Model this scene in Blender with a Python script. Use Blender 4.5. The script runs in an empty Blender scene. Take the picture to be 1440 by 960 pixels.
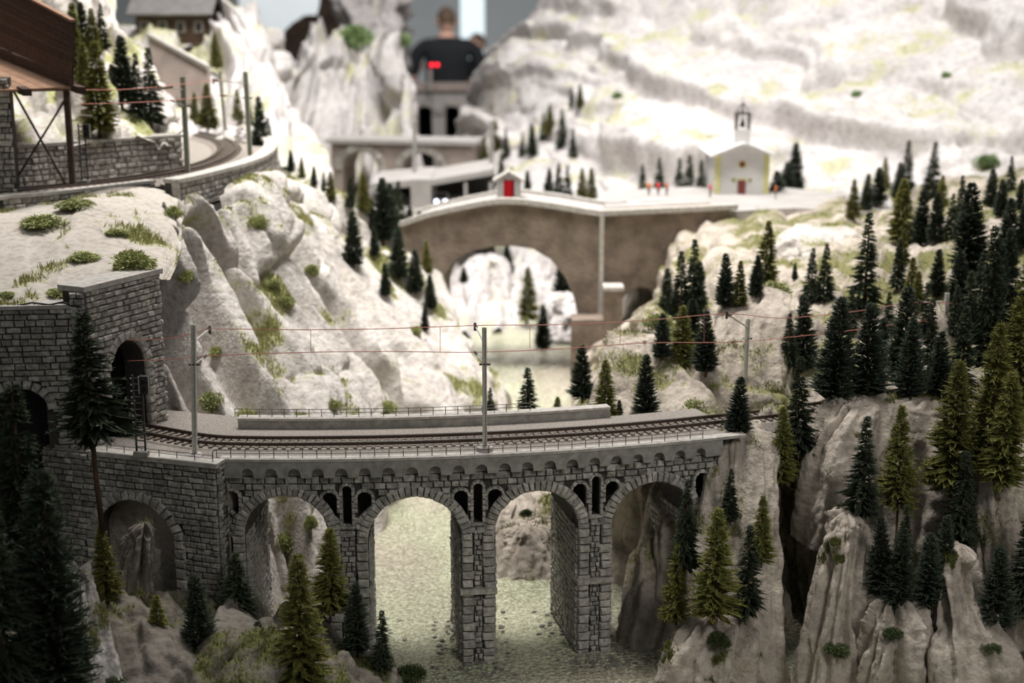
import bpy, bmesh, math, random
import numpy as np
from mathutils import Vector, Matrix
from mathutils.bvhtree import BVHTree

random.seed(7)
rng = np.random.default_rng(7)
scene = bpy.context.scene
COL = scene.collection

# ------------------------------------------------------------------ camera
FPX, PITCH, CAMZ = 2000.0, math.radians(13.0), 1.65
cam_data = bpy.data.cameras.new('camera')
cam_data.sensor_width = 36.0
cam_data.lens = 36.0 * FPX / 1440.0
cam_data.clip_start = 0.02
cam_data.clip_end = 60.0
cam_data.dof.use_dof = True
cam_data.dof.focus_distance = 1.06
cam_data.dof.aperture_fstop = 7.5
cam = bpy.data.objects.new('camera', cam_data)
COL.objects.link(cam)
cam.location = (0, 0, CAMZ)
cam.rotation_euler = (math.radians(90) - PITCH, 0, 0)
scene.camera = cam

# ------------------------------------------------------------------ world and lamps
world = bpy.data.worlds.new('hall_air')
scene.world = world
world.use_nodes = True
bg = world.node_tree.nodes['Background']
bg.inputs[0].default_value = (0.94, 0.97, 1.0, 1)
bg.inputs[1].default_value = 0.125


def area_lamp(name, loc, target, size, size_y, power, color, spread=140):
    l = bpy.data.lights.new(name, 'AREA')
    l.shape = 'RECTANGLE'
    l.size, l.size_y = size, size_y
    l.energy = power
    l.color = color
    l.spread = math.radians(spread)
    o = bpy.data.objects.new(name, l)
    COL.objects.link(o)
    o.location = loc
    o.rotation_euler = (Vector(target) - Vector(loc)).to_track_quat('-Z', 'Y').to_euler()
    return o


# the layout's overhead lamps: one over the gorge, one over the far mountain, the hall's ceiling lamp behind, plus an added front fill
area_lamp('gorge_ceiling_lamp', (-0.14, 1.62, 3.0), (-0.04, 1.8, 1.2), 0.9, 0.45, 15.5, (1.0, 0.97, 0.945), 86)
area_lamp('mountain_ceiling_lamp', (0.25, 2.35, 3.7), (0.2, 3.3, 1.4), 1.8, 0.8, 38, (1.0, 0.97, 0.95), 110)
area_lamp('front_fill_lamp', (0.95, -0.35, 2.7), (0.3, 1.02, 1.28), 0.5, 0.5, 0.75, (1.0, 0.97, 0.94), 40)  # added fill from front right, brightens the viaduct face and crags
area_lamp('hall_ceiling_lamp', (0.0, 9.5, 3.6), (0.0, 10.5, 0.0), 6.0, 3.0, 260, (0.95, 0.98, 1.0), 150)

scene.view_settings.view_transform = 'Standard'
scene.view_settings.look = 'None'
scene.view_settings.gamma = 1.0
scene.view_settings.use_curve_mapping = False
scene.view_settings.exposure = 0.0

# ------------------------------------------------------------------ measuring helpers (photo pixel + distance -> place)


def ray(px, py):
    x = (px - 720) / FPX
    u = (480 - py) / FPX
    return np.array([x, math.cos(PITCH) + math.sin(PITCH) * u, -math.sin(PITCH) + math.cos(PITCH) * u])


def P(px, py, d):
    r = ray(px, py)
    t = d / r[1]
    return np.array([r[0] * t, d, CAMZ + r[2] * t])


def Q(px, py, z):
    r = ray(px, py)
    t = (z - CAMZ) / r[2]
    return np.array([r[0] * t, r[1] * t, z])


# ------------------------------------------------------------------ noise (numpy)


def _h(ix, iy, iz, s):
    n = (ix.astype(np.int64) * 374761393 + iy.astype(np.int64) * 668265263 + iz.astype(np.int64) * 2147483647 + s * 974634777) & 0xFFFFFFFF
    n = ((n ^ (n >> 13)) * 1274126177) & 0xFFFFFFFF
    n = ((n ^ (n >> 16)) * 2246822519) & 0xFFFFFFFF
    return ((n ^ (n >> 15)) & 0xFFFFFF) / float(0xFFFFFF)


def vnoise(p, s=0):
    i = np.floor(p)
    f = p - i
    f = f * f * f * (f * (f * 6 - 15) + 10)
    i = i.astype(np.int64)
    r = 0
    for dx in (0, 1):
        for dy in (0, 1):
            for dz in (0, 1):
                w = (f[:, 0] if dx else 1 - f[:, 0]) * (f[:, 1] if dy else 1 - f[:, 1]) * (f[:, 2] if dz else 1 - f[:, 2])
                r = r + w * _h(i[:, 0] + dx, i[:, 1] + dy, i[:, 2] + dz, s)
    return r * 2 - 1


def fbm(p, o=4, s=0, g=0.5):
    a, r, t = 1.0, 0, 0
    for k in range(o):
        r = r + a * vnoise(p * 2.03 ** k, s + k)
        t += a
        a *= g
    return r / t


def slabs(U, V, s=0, kv=1.0, soft=24.0):
    """2-D cells: a value per cell, the tilted plane in it, and the distance to the cell's edge."""
    iu, iv = np.floor(U).astype(np.int64), np.floor(V).astype(np.int64)
    f1 = np.full(U.shape, 9.0)
    f2 = np.full(U.shape, 9.0)
    val, tilt, wt = np.zeros(U.shape), np.zeros(U.shape), np.full(U.shape, 1e-12)
    z = np.zeros_like(iu)
    for a in (-1, 0, 1):
        for b in (-1, 0, 1):
            cu, cv = iu + a, iv + b
            du = U - (cu + 0.15 + 0.7 * _h(cu, cv, z, s))
            dv = V - (cv + 0.15 + 0.7 * _h(cu, cv, z + 1, s))
            d = np.sqrt(du * du + dv * dv)
            t = (_h(cu, cv, z + 3, s) * 2 - 1) * du + kv * (_h(cu, cv, z + 4, s) * 2 - 1) * dv
            w = np.exp(-soft * d)
            val += w * _h(cu, cv, z + 2, s)
            tilt += w * t
            wt += w
            f2 = np.where(d < f1, f1, np.minimum(f2, d))
            f1 = np.minimum(f1, d)
    return val / wt, tilt / wt, f2 - f1


def sstep(a, b, x):
    t = np.clip((x - a) / (b - a), 0, 1)
    return t * t * (3 - 2 * t)


# ------------------------------------------------------------------ materials
MATS = {}


def new_mat(name):
    m = bpy.data.materials.new(name)
    m.use_nodes = True
    nt = m.node_tree
    b = nt.nodes['Principled BSDF']
    MATS[name] = m
    return m, nt, b


def nd(nt, t, **kw):
    n = nt.nodes.new(t)
    for k, v in kw.items():
        setattr(n, k, v)
    return n


def noise_ramp(nt, scale, c0, c1, detail=4, lo=0.35, hi=0.65, vec=None, rough=0.55):
    n = nd(nt, 'ShaderNodeTexNoise')
    n.inputs['Scale'].default_value = scale
    n.inputs['Detail'].default_value = detail
    n.inputs['Roughness'].default_value = rough
    if vec is not None:
        nt.links.new(vec, n.inputs['Vector'])
    r = nd(nt, 'ShaderNodeValToRGB')
    r.color_ramp.elements[0].position = lo
    r.color_ramp.elements[1].position = hi
    r.color_ramp.elements[0].color = (*c0, 1)
    r.color_ramp.elements[1].color = (*c1, 1)
    nt.links.new(n.outputs['Fac'], r.inputs['Fac'])
    return n, r


def mix(nt, a, b, fac, mode='MIX'):
    m = nd(nt, 'ShaderNodeMix', data_type='RGBA', blend_type=mode)
    for s, v in ((m.inputs[6], a), (m.inputs[7], b), (m.inputs[0], fac)):
        if isinstance(v, (int, float)):
            s.default_value = v
        elif isinstance(v, tuple):
            s.default_value = (*v, 1)
        else:
            nt.links.new(v, s)
    return m.outputs[2]


def geo_pos(nt):
    return nd(nt, 'ShaderNodeNewGeometry').outputs['Position']


def plain(name, c0, c1=None, scale=200, rough=0.8, bump=0.0, bscale=600, metal=0.0, vary=0.0, dist=0.0006):
    m, nt, b = new_mat(name)
    pos = geo_pos(nt)
    if c1 is None:
        c1 = tuple(x * 0.8 for x in c0)
    _, r = noise_ramp(nt, scale, c0, c1, vec=pos)
    out = r.outputs['Color']
    if vary:
        oi = nd(nt, 'ShaderNodeObjectInfo')
        mr = nd(nt, 'ShaderNodeMapRange')
        mr.inputs[3].default_value = 1 - vary
        mr.inputs[4].default_value = 1 + vary
        nt.links.new(oi.outputs['Random'], mr.inputs[0])
        out = mix(nt, out, mr.outputs[0], 1.0, 'MULTIPLY')
    nt.links.new(out, b.inputs['Base Color'])
    b.inputs['Roughness'].default_value = rough
    b.inputs['Metallic'].default_value = metal
    b.inputs['Specular IOR Level'].default_value = 0.3
    if bump:
        n = nd(nt, 'ShaderNodeTexNoise')
        n.inputs['Scale'].default_value = bscale
        n.inputs['Detail'].default_value = 5
        nt.links.new(pos, n.inputs['Vector'])
        bp = nd(nt, 'ShaderNodeBump')
        bp.inputs['Strength'].default_value = bump
        bp.inputs['Distance'].default_value = dist
        nt.links.new(n.outputs['Fac'], bp.inputs['Height'])
        nt.links.new(bp.outputs['Normal'], b.inputs['Normal'])
    return m


def rock_mat(name, light, dark, grass1, grass2, s=1.0, lichen=(0.34, 0.34, 0.2), relief=0.0022):
    """Cast plaster rock with grey washes, dry-brushed patches and green flock where the 'grass' attribute says so."""
    m, nt, b = new_mat(name)
    pos = geo_pos(nt)
    _, r = noise_ramp(nt, 22 * s, dark, light, 8, 0.3, 0.62, pos, 0.62)
    _, r2 = noise_ramp(nt, 160 * s, (0.62, 0.6, 0.57), (1.05, 1.05, 1.05), 6, 0.3, 0.55, pos, 0.6)
    col = mix(nt, r.outputs['Color'], r2.outputs['Color'], 0.8, 'MULTIPLY')
    _, rl = noise_ramp(nt, 55 * s, (0, 0, 0), (1, 1, 1), 6, 0.58, 0.72, pos, 0.6)
    col = mix(nt, col, lichen, mix(nt, (0, 0, 0), rl.outputs['Color'], 0.45))
    at = nd(nt, 'ShaderNodeAttribute', attribute_name='grass')
    _, rg = noise_ramp(nt, 500, grass1, grass2, 4, 0.3, 0.7, pos)
    nb, rb = noise_ramp(nt, 260 * s, (0, 0, 0), (1, 1, 1), 5, 0.35, 0.6, pos)
    ad = nd(nt, 'ShaderNodeMath', operation='MULTIPLY_ADD')
    nt.links.new(nb.outputs['Fac'], ad.inputs[0])
    ad.inputs[1].default_value = 0.9
    nt.links.new(at.outputs['Fac'], ad.inputs[2])
    st = nd(nt, 'ShaderNodeMapRange')
    st.inputs[1].default_value = 0.72
    st.inputs[2].default_value = 1.02
    nt.links.new(ad.outputs[0], st.inputs[0])
    col = mix(nt, col, rg.outputs['Color'], st.outputs[0])
    nt.links.new(col, b.inputs['Base Color'])
    b.inputs['Roughness'].default_value = 0.92
    b.inputs['Specular IOR Level'].default_value = 0.15
    n = nd(nt, 'ShaderNodeTexNoise')
    n.inputs['Scale'].default_value = 190 * s
    n.inputs['Detail'].default_value = 9
    n.inputs['Roughness'].default_value = 0.62
    nt.links.new(pos, n.inputs['Vector'])
    bp = nd(nt, 'ShaderNodeBump')
    bp.inputs['Strength'].default_value = 0.75
    bp.inputs['Distance'].default_value = relief
    nt.links.new(n.outputs['Fac'], bp.inputs['Height'])
    nt.links.new(bp.outputs['Normal'], b.inputs['Normal'])
    return m


rock_mat('white_rock', (0.63, 0.588, 0.545), (0.42, 0.38, 0.345), (0.25, 0.26, 0.10), (0.45, 0.44, 0.22), relief=0.0042)
rock_mat('far_rock', (0.66, 0.63, 0.615), (0.48, 0.445, 0.435), (0.47, 0.46, 0.29), (0.6, 0.575, 0.42), 0.55, (0.55, 0.52, 0.42), 0.003)
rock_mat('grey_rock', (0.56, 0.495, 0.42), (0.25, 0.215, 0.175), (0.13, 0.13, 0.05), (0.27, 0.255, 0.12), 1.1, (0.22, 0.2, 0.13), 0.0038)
rock_mat('shade_toned_soil', (0.25, 0.225, 0.19), (0.12, 0.105, 0.085), (0.06, 0.07, 0.022), (0.16, 0.16, 0.06), 1.2, (0.1, 0.1, 0.055), 0.003)  # dark brown soil, with the bank's shade put into its colour
rock_mat('sand_ground', (0.52, 0.475, 0.42), (0.45, 0.41, 0.36), (0.25, 0.26, 0.1), (0.42, 0.4, 0.19), 1.0, (0.52, 0.48, 0.4), 0.0007)
plain('stone', (0.46, 0.44, 0.395), (0.21, 0.2, 0.178), 240, 0.9, 0.8, 700, vary=0.32, dist=0.0012)
plain('stone_pale', (0.54, 0.51, 0.46), (0.29, 0.272, 0.243), 240, 0.9, 0.8, 700, vary=0.25, dist=0.0012)
plain('stone_warm', (0.47, 0.44, 0.4), (0.29, 0.27, 0.24), 200, 0.9, 0.6, 700, vary=0.22, dist=0.001)
plain('mortar', (0.045, 0.042, 0.038), (0.075, 0.07, 0.062), 300, 0.95, 0.6, 900)
plain('concrete', (0.38, 0.365, 0.325), (0.24, 0.23, 0.205), 130, 0.9, 0.5, 900)
plain('coping', (0.54, 0.51, 0.465), (0.38, 0.355, 0.32), 200, 0.9, 0.5, 700)
plain('ballast', (0.46, 0.41, 0.36), (0.2, 0.175, 0.15), 1100, 0.95, 1.0, 1400, dist=0.0012)
plain('sleeper', (0.2, 0.165, 0.135), (0.13, 0.105, 0.085), 500, 0.85)
plain('rail_steel', (0.1, 0.065, 0.05), (0.07, 0.05, 0.04), 300, 0.45, metal=0.6)
plain('rail_head', (0.62, 0.59, 0.55), (0.5, 0.46, 0.42), 300, 0.28, metal=1.0)
plain('railing_iron', (0.17, 0.16, 0.145), (0.11, 0.1, 0.09), 300, 0.6)
plain('mast_grey', (0.64, 0.62, 0.56), (0.52, 0.5, 0.445), 300, 0.7)
plain('mast_green', (0.38, 0.39, 0.31), (0.3, 0.31, 0.24), 300, 0.7)
plain('insulator', (0.12, 0.085, 0.06), (0.06, 0.05, 0.04), 300, 0.4)
plain('copper_wire', (0.62, 0.25, 0.19), (0.5, 0.2, 0.15), 300, 0.45)
plain('signal_dark', (0.06, 0.055, 0.05), (0.035, 0.033, 0.03), 300, 0.6)
plain('signal_rivet', (0.55, 0.54, 0.5), (0.45, 0.44, 0.4), 300, 0.6)
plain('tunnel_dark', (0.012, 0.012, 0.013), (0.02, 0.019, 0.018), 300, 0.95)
plain('bark', (0.13, 0.075, 0.05), (0.07, 0.045, 0.03), 500, 0.9)
plain('plank_dark', (0.105, 0.06, 0.04), (0.065, 0.038, 0.027), 130, 0.85, 0.4, 500, vary=0.3)
plain('plank_light', (0.36, 0.215, 0.135), (0.25, 0.145, 0.09), 130, 0.8, 0.4, 500, vary=0.18)
plain('timber', (0.085, 0.052, 0.04), (0.05, 0.032, 0.026), 130, 0.85)
plain('bridge_stone', (0.27, 0.215, 0.17), (0.155, 0.122, 0.095), 38, 0.92, 0.8, 260, dist=0.002)
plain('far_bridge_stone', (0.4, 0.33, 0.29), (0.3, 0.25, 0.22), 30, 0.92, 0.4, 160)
plain('pale_concrete', (0.43, 0.405, 0.385), (0.36, 0.34, 0.32), 30, 0.9)
plain('white_plaster', (0.7, 0.685, 0.67), (0.64, 0.625, 0.61), 60, 0.9)
plain('yellow_trim', (0.66, 0.63, 0.3), (0.6, 0.57, 0.27), 60, 0.9)
plain('door_red', (0.2, 0.055, 0.04), (0.15, 0.045, 0.03), 200, 0.7)
plain('kiosk_red', (0.85, 0.012, 0.03), (0.75, 0.01, 0.025), 100, 0.6)
plain('slate_light', (0.72, 0.71, 0.7), (0.62, 0.61, 0.6), 200, 0.8)
plain('bell_bronze', (0.07, 0.075, 0.055), (0.05, 0.05, 0.04), 200, 0.45, metal=0.5)
plain('iron_dark', (0.09, 0.085, 0.075), (0.06, 0.055, 0.05), 200, 0.6)
plain('hall_grey', (0.4, 0.41, 0.41), (0.37, 0.38, 0.38), 2, 0.9)
plain('hall_pale', (0.6, 0.62, 0.62), (0.56, 0.58, 0.58), 2, 0.9)
plain('hall_floor', (0.2, 0.2, 0.2), (0.16, 0.16, 0.16), 3, 0.7)
plain('brown_timber', (0.1, 0.065, 0.045), (0.06, 0.04, 0.03), 20, 0.9)
plain('house_roof', (0.2, 0.19, 0.18), (0.15, 0.145, 0.14), 60, 0.9)
plain('shirt_black', (0.006, 0.006, 0.007), (0.009, 0.009, 0.01), 40, 0.9)
plain('trousers', (0.02, 0.022, 0.03), (0.03, 0.032, 0.04), 40, 0.9)
plain('skin', (0.55, 0.32, 0.23), (0.5, 0.28, 0.2), 30, 0.6)
plain('hair_brown', (0.06, 0.035, 0.02), (0.09, 0.05, 0.028), 60, 0.7)
plain('orange_cloth', (0.75, 0.2, 0.06), (0.65, 0.17, 0.05), 200, 0.9)
plain('red_cloth', (0.8, 0.05, 0.06), (0.7, 0.04, 0.05), 200, 0.9)
plain('white_paint', (0.75, 0.75, 0.74), (0.7, 0.7, 0.69), 100, 0.4)
plain('cable_black', (0.02, 0.02, 0.02), (0.03, 0.03, 0.03), 100, 0.6)
plain('window_dark', (0.03, 0.03, 0.032), (0.04, 0.04, 0.042), 100, 0.3)
plain('pebble', (0.42, 0.39, 0.34), (0.2, 0.185, 0.16), 250, 0.85, 0.4, 900, vary=0.4)


def emit_mat(name, col, strength):
    m, nt, b = new_mat(name)
    b.inputs['Base Color'].default_value = (*col, 1)
    b.inputs['Emission Color'].default_value = (*col, 1)
    b.inputs['Emission Strength'].default_value = strength
    return m


emit_mat('signal_red', (1.0, 0.01, 0.03), 4.0)
emit_mat('headlight', (0.78, 0.84, 1.0), 5.0)
emit_mat('lit_window', (0.82, 0.93, 0.97), 1.0)


def leaf_mat(name, c0, c1, vary, rough=0.75):
    m, nt, b = new_mat(name)
    oi = nd(nt, 'ShaderNodeObjectInfo')
    _, r = noise_ramp(nt, 260, c0, c1, 3, 0.3, 0.7, geo_pos(nt))
    mr = nd(nt, 'ShaderNodeMapRange')
    mr.inputs[3].default_value = 1 - vary
    mr.inputs[4].default_value = 1 + vary
    nt.links.new(oi.outputs['Random'], mr.inputs[0])
    nt.links.new(mix(nt, r.outputs['Color'], mr.outputs[0], 1.0, 'MULTIPLY'), b.inputs['Base Color'])
    b.inputs['Roughness'].default_value = rough
    b.inputs['Specular IOR Level'].default_value = 0.2
    return m


leaf_mat('needle_dark', (0.036, 0.05, 0.034), (0.088, 0.11, 0.072), 0.25)
leaf_mat('needle_green', (0.036, 0.05, 0.03), (0.085, 0.108, 0.062), 0.25)
leaf_mat('needle_olive', (0.14, 0.145, 0.035), (0.27, 0.265, 0.08), 0.2)
leaf_mat('shrub_green', (0.25, 0.28, 0.1), (0.42, 0.43, 0.2), 0.2)
leaf_mat('shrub_dark', (0.045, 0.065, 0.025), (0.1, 0.13, 0.05), 0.2)
leaf_mat('far_green', (0.2, 0.3, 0.13), (0.32, 0.42, 0.2), 0.15)
leaf_mat('grass_fibre', (0.29, 0.3, 0.11), (0.5, 0.48, 0.25), 0.1)
leaf_mat('grass_dim', (0.1, 0.12, 0.03), (0.25, 0.25, 0.09), 0.1)

# river: pale green varnish over pebbles, rippled; glitter also painted in as pale speckle
m, nt, b = new_mat('river_water')
pos = geo_pos(nt)
_, r = noise_ramp(nt, 7, (0.6, 0.62, 0.44), (0.58, 0.51, 0.41), 5, 0.42, 0.66, pos)
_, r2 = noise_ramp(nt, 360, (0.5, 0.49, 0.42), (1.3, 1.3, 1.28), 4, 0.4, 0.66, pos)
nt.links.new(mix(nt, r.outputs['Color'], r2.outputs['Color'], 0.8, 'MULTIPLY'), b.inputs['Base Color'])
b.inputs['Roughness'].default_value = 0.06
b.inputs['Specular IOR Level'].default_value = 1.0
n = nd(nt, 'ShaderNodeTexNoise')
n.inputs['Scale'].default_value = 260
n.inputs['Detail'].default_value = 3
nt.links.new(pos, n.inputs['Vector'])
bp = nd(nt, 'ShaderNodeBump')
bp.inputs['Strength'].default_value = 1.0
bp.inputs['Distance'].default_value = 0.007
nt.links.new(n.outputs['Fac'], bp.inputs['Height'])
nt.links.new(bp.outputs['Normal'], b.inputs['Normal'])

# ------------------------------------------------------------------ object helpers


def tag(o, label=None, cat=None, group=None, kind=None):
    if label:
        o['label'] = label
    if cat:
        o['category'] = cat
    if group:
        o['group'] = group
    if kind:
        o['kind'] = kind
    return o


def empty(name, loc=(0, 0, 0)):
    o = bpy.data.objects.new(name, None)
    o.empty_display_size = 0.01
    o.location = tuple(float(v) for v in loc)
    COL.objects.link(o)
    return o


def link(name, me, parent=None, matrix=None):
    o = bpy.data.objects.new(name, me)
    COL.objects.link(o)
    if matrix is not None:
        o.matrix_basis = matrix
    if parent is not None:
        o.parent = parent
        inv = Matrix.Translation(-Vector(parent.location)) if parent.type == 'EMPTY' else parent.matrix_basis.inverted()
        o.matrix_parent_inverse = inv
    return o


def np_mesh(name, v, f, mat, smooth=True):
    v = np.asarray(v, dtype=np.float32)
    f = np.asarray(f, dtype=np.int32)
    k = f.shape[1]
    me = bpy.data.meshes.new(name)
    me.vertices.add(len(v))
    me.vertices.foreach_set('co', v.ravel())
    me.loops.add(f.size)
    me.loops.foreach_set('vertex_index', f.ravel())
    me.polygons.add(len(f))
    me.polygons.foreach_set('loop_start', np.arange(0, f.size, k, dtype=np.int32))
    me.polygons.foreach_set('loop_total', np.full(len(f), k, dtype=np.int32))
    me.polygons.foreach_set('use_smooth', np.full(len(f), bool(smooth)))
    me.update(calc_edges=True)
    me.materials.append(MATS[mat])
    return me


class MB:
    """Collects faces of one part."""

    def __init__(self):
        self.v, self.f = [], []

    def hexa(self, c):  # 8 corners: bottom loop 0-3, top loop 4-7
        n = len(self.v)
        self.v += [tuple(map(float, p)) for p in c]
        self.f += [tuple(n + i for i in q) for q in ((3, 2, 1, 0), (4, 5, 6, 7), (0, 1, 5, 4), (1, 2, 6, 5), (2, 3, 7, 6), (3, 0, 4, 7))]
        return self

    def box(self, c, x, y, z):
        """box centred at c with half-extent vectors x, y, z"""
        c, x, y, z = (np.asarray(a, float) for a in (c, x, y, z))
        return self.hexa([c - x - y - z, c + x - y - z, c + x + y - z, c - x + y - z, c - x - y + z, c + x - y + z, c + x + y + z, c - x + y + z])

    def cbox(self, c, sx, sy, sz):
        return self.box(c, (sx / 2, 0, 0), (0, sy / 2, 0), (0, 0, sz / 2))

    def tube(self, pts, r, sides=6, caps=True):
        pts = [np.asarray(p, float) for p in pts]
        rs = r if hasattr(r, '__len__') else [r] * len(pts)
        n0 = len(self.v)
        up = np.array([0.0, 0, 1.0])
        for i, p in enumerate(pts):
            t = pts[min(i + 1, len(pts) - 1)] - pts[max(i - 1, 0)]
            t = t / (np.linalg.norm(t) + 1e-12)
            a = np.cross(t, up if abs(t[2]) < 0.9 else np.array([1.0, 0, 0]))
            a = a / np.linalg.norm(a)
            b2 = np.cross(t, a)
            for k in range(sides):
                w = 2 * math.pi * k / sides
                self.v.append(tuple(p + rs[i] * (math.cos(w) * a + math.sin(w) * b2)))
        for i in range(len(pts) - 1):
            for k in range(sides):
                a0, a1 = n0 + i * sides + k, n0 + i * sides + (k + 1) % sides
                self.f.append((a0, a1, a1 + sides, a0 + sides))
        if caps:
            self.f.append(tuple(n0 + k for k in range(sides))[::-1])
            self.f.append(tuple(n0 + (len(pts) - 1) * sides + k for k in range(sides)))
        return self

    def lathe(self, c, prof, sides=16):
        n0 = len(self.v)
        for (r_, z_) in prof:
            for k in range(sides):
                w = 2 * math.pi * k / sides
                self.v.append((c[0] + r_ * math.cos(w), c[1] + r_ * math.sin(w), c[2] + z_))
        for i in range(len(prof) - 1):
            for k in range(sides):
                a0, a1 = n0 + i * sides + k, n0 + i * sides + (k + 1) % sides
                self.f.append((a0, a1, a1 + sides, a0 + sides))
        self.f.append(tuple(n0 + k for k in range(sides))[::-1])
        self.f.append(tuple(n0 + (len(prof) - 1) * sides + k for k in range(sides)))
        return self

    def prism(self, poly, d):
        """closed outline poly (3-D points) pushed along the vector d"""
        n = len(self.v)
        k = len(poly)
        d = np.asarray(d, float)
        self.v += [tuple(map(float, p)) for p in poly] + [tuple(np.asarray(p, float) + d) for p in poly]
        self.f.append(tuple(range(n, n + k)))
        self.f.append(tuple(range(n + 2 * k - 1, n + k - 1, -1)))
        for i in range(k):
            j = (i + 1) % k
            self.f.append((n + i, n + k + i, n + k + j, n + j))
        return self

    def mesh(self, name, mat, smooth=False):
        me = bpy.data.meshes.new(name)
        me.from_pydata(self.v, [], self.f)
        bm = bmesh.new()
        bm.from_mesh(me)
        bmesh.ops.recalc_face_normals(bm, faces=bm.faces)
        bm.to_mesh(me)
        bm.free()
        if smooth:
            me.polygons.foreach_set('use_smooth', [True] * len(me.polygons))
        me.materials.append(MATS[mat])
        return me

    def build(self, name, mat, parent=None, smooth=False):
        return link(name, self.mesh(name, mat, smooth), parent)


# ================================================================== THE GROUND OF THE LAYOUT
ZD = 1.3303      # deck of the long viaduct
ZU = 1.487       # upper line
ZR = 1.165       # river
TERRAIN = []     # (verts, quads) for finding where a thing stands
TERRAIN_BY = {}


def catmull(C, n):
    """C: (k, ...) control rows -> n rows"""
    k = C.shape[0]
    t = np.linspace(0, k - 1, n)
    i = np.minimum(t.astype(int), k - 2)
    f = (t - i)[:, None, None]
    g = lambda j: C[np.clip(j, 0, k - 1)]
    p0, p1, p2, p3 = g(i - 1), g(i), g(i + 1), g(i + 2)
    p0 = np.where((i == 0)[:, None, None], 2 * p1 - p2, p0)
    p3 = np.where((i == k - 2)[:, None, None], 2 * p2 - p1, p3)
    return 0.5 * (2 * p1 + (p2 - p0) * f + (2 * p0 - 5 * p1 + 4 * p2 - p3) * f * f + (3 * p1 - p0 - 3 * p2 + p3) * f ** 3)


def grid_faces(nv, nu, wrap=False):
    a = np.arange(nv * nu).reshape(nv, nu)
    if wrap:
        a = np.concatenate([a, a[:, :1]], 1)
    return np.stack([a[:-1, :-1], a[:-1, 1:], a[1:, 1:], a[1:, :-1]], -1).reshape(-1, 4)


def normals_grid(G):
    du = np.gradient(G, axis=1)
    dv = np.gradient(G, axis=0)
    n = np.cross(du, dv)
    return n / (np.linalg.norm(n, axis=2, keepdims=True) + 1e-12)


def finish(name, G, mat, label, cat, grass=0.0, up=0.5, gseed=0, gscale=26, wrap=False, blades=0, kind=None, fibre='grass_fibre', blen=0.0035, gadd=0.0):
    nv, nu = G.shape[:2]
    F = grid_faces(nv, nu, wrap)
    V = G.reshape(-1, 3)
    N = normals_grid(G).reshape(-1, 3)
    me = np_mesh(name, V, F, mat)
    nz = np.abs(N[:, 2])
    g = fbm(V * gscale, 4, gseed + 50) * 0.9 + up * (nz - 0.45) + grass + gadd
    g = np.clip(g + 0.1, 0, 1)
    at = me.attributes.new('grass', 'FLOAT', 'POINT')
    at.data.foreach_set('value', g.astype(np.float32))
    o = link(name, me)
    tag(o, label, cat, kind=kind)
    TERRAIN.append((V, F))
    TERRAIN_BY[name] = (V, F)
    if blades:
        c = V[F].mean(1)
        area = np.linalg.norm(np.cross(V[F[:, 1]] - V[F[:, 0]], V[F[:, 3]] - V[F[:, 0]]), axis=1)
        w = sstep(0.28, 0.6, g[F].mean(1)) * area
        if w.sum() > 0:
            idx = rng.choice(len(F), blades, p=w / w.sum())
            grass_fibres('flock_grass', V[F[idx]], N[F[idx, 0]], fibre, blen, o)
    return o


def grass_fibres(name, quads, nrm, mat, ln, of):
    n = len(quads)
    a, b2 = rng.random((n, 1)), rng.random((n, 1))
    p = quads[:, 0] * (1 - a) * (1 - b2) + quads[:, 1] * a * (1 - b2) + quads[:, 2] * a * b2 + quads[:, 3] * (1 - a) * b2
    d = np.stack([rng.normal(0, 0.45, n), rng.normal(0, 0.45, n), np.full(n, 1.0)], 1) + 0.4 * nrm * np.sign(nrm[:, 2:3] + 1e-9)
    d /= np.linalg.norm(d, axis=1, keepdims=True)
    s = np.cross(d, rng.normal(size=(n, 3)))
    s /= np.linalg.norm(s, axis=1, keepdims=True)
    L = ln * (0.5 + rng.random((n, 1)))
    w = 0.00045
    V = np.stack([p - s * w, p + s * w, p + d * L], 1).reshape(-1, 3)
    F = np.arange(3 * n).reshape(-1, 3)
    return tag(link(name, np_mesh(name, V, F, mat, False), of), kind='stuff')


def soften(d, nv, nu, n=2, wrap=False):
    g = d.reshape(nv, nu)
    for _ in range(n):
        e = np.pad(g, ((1, 1), (0, 0)), 'edge')
        g = 0.25 * e[:-2] + 0.5 * e[1:-1] + 0.25 * e[2:]
        e = np.pad(g, ((0, 0), (1, 1)), 'wrap' if wrap else 'edge')
        g = 0.25 * e[:, :-2] + 0.5 * e[:, 1:-1] + 0.25 * e[:, 2:]
    return g.ravel()


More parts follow.
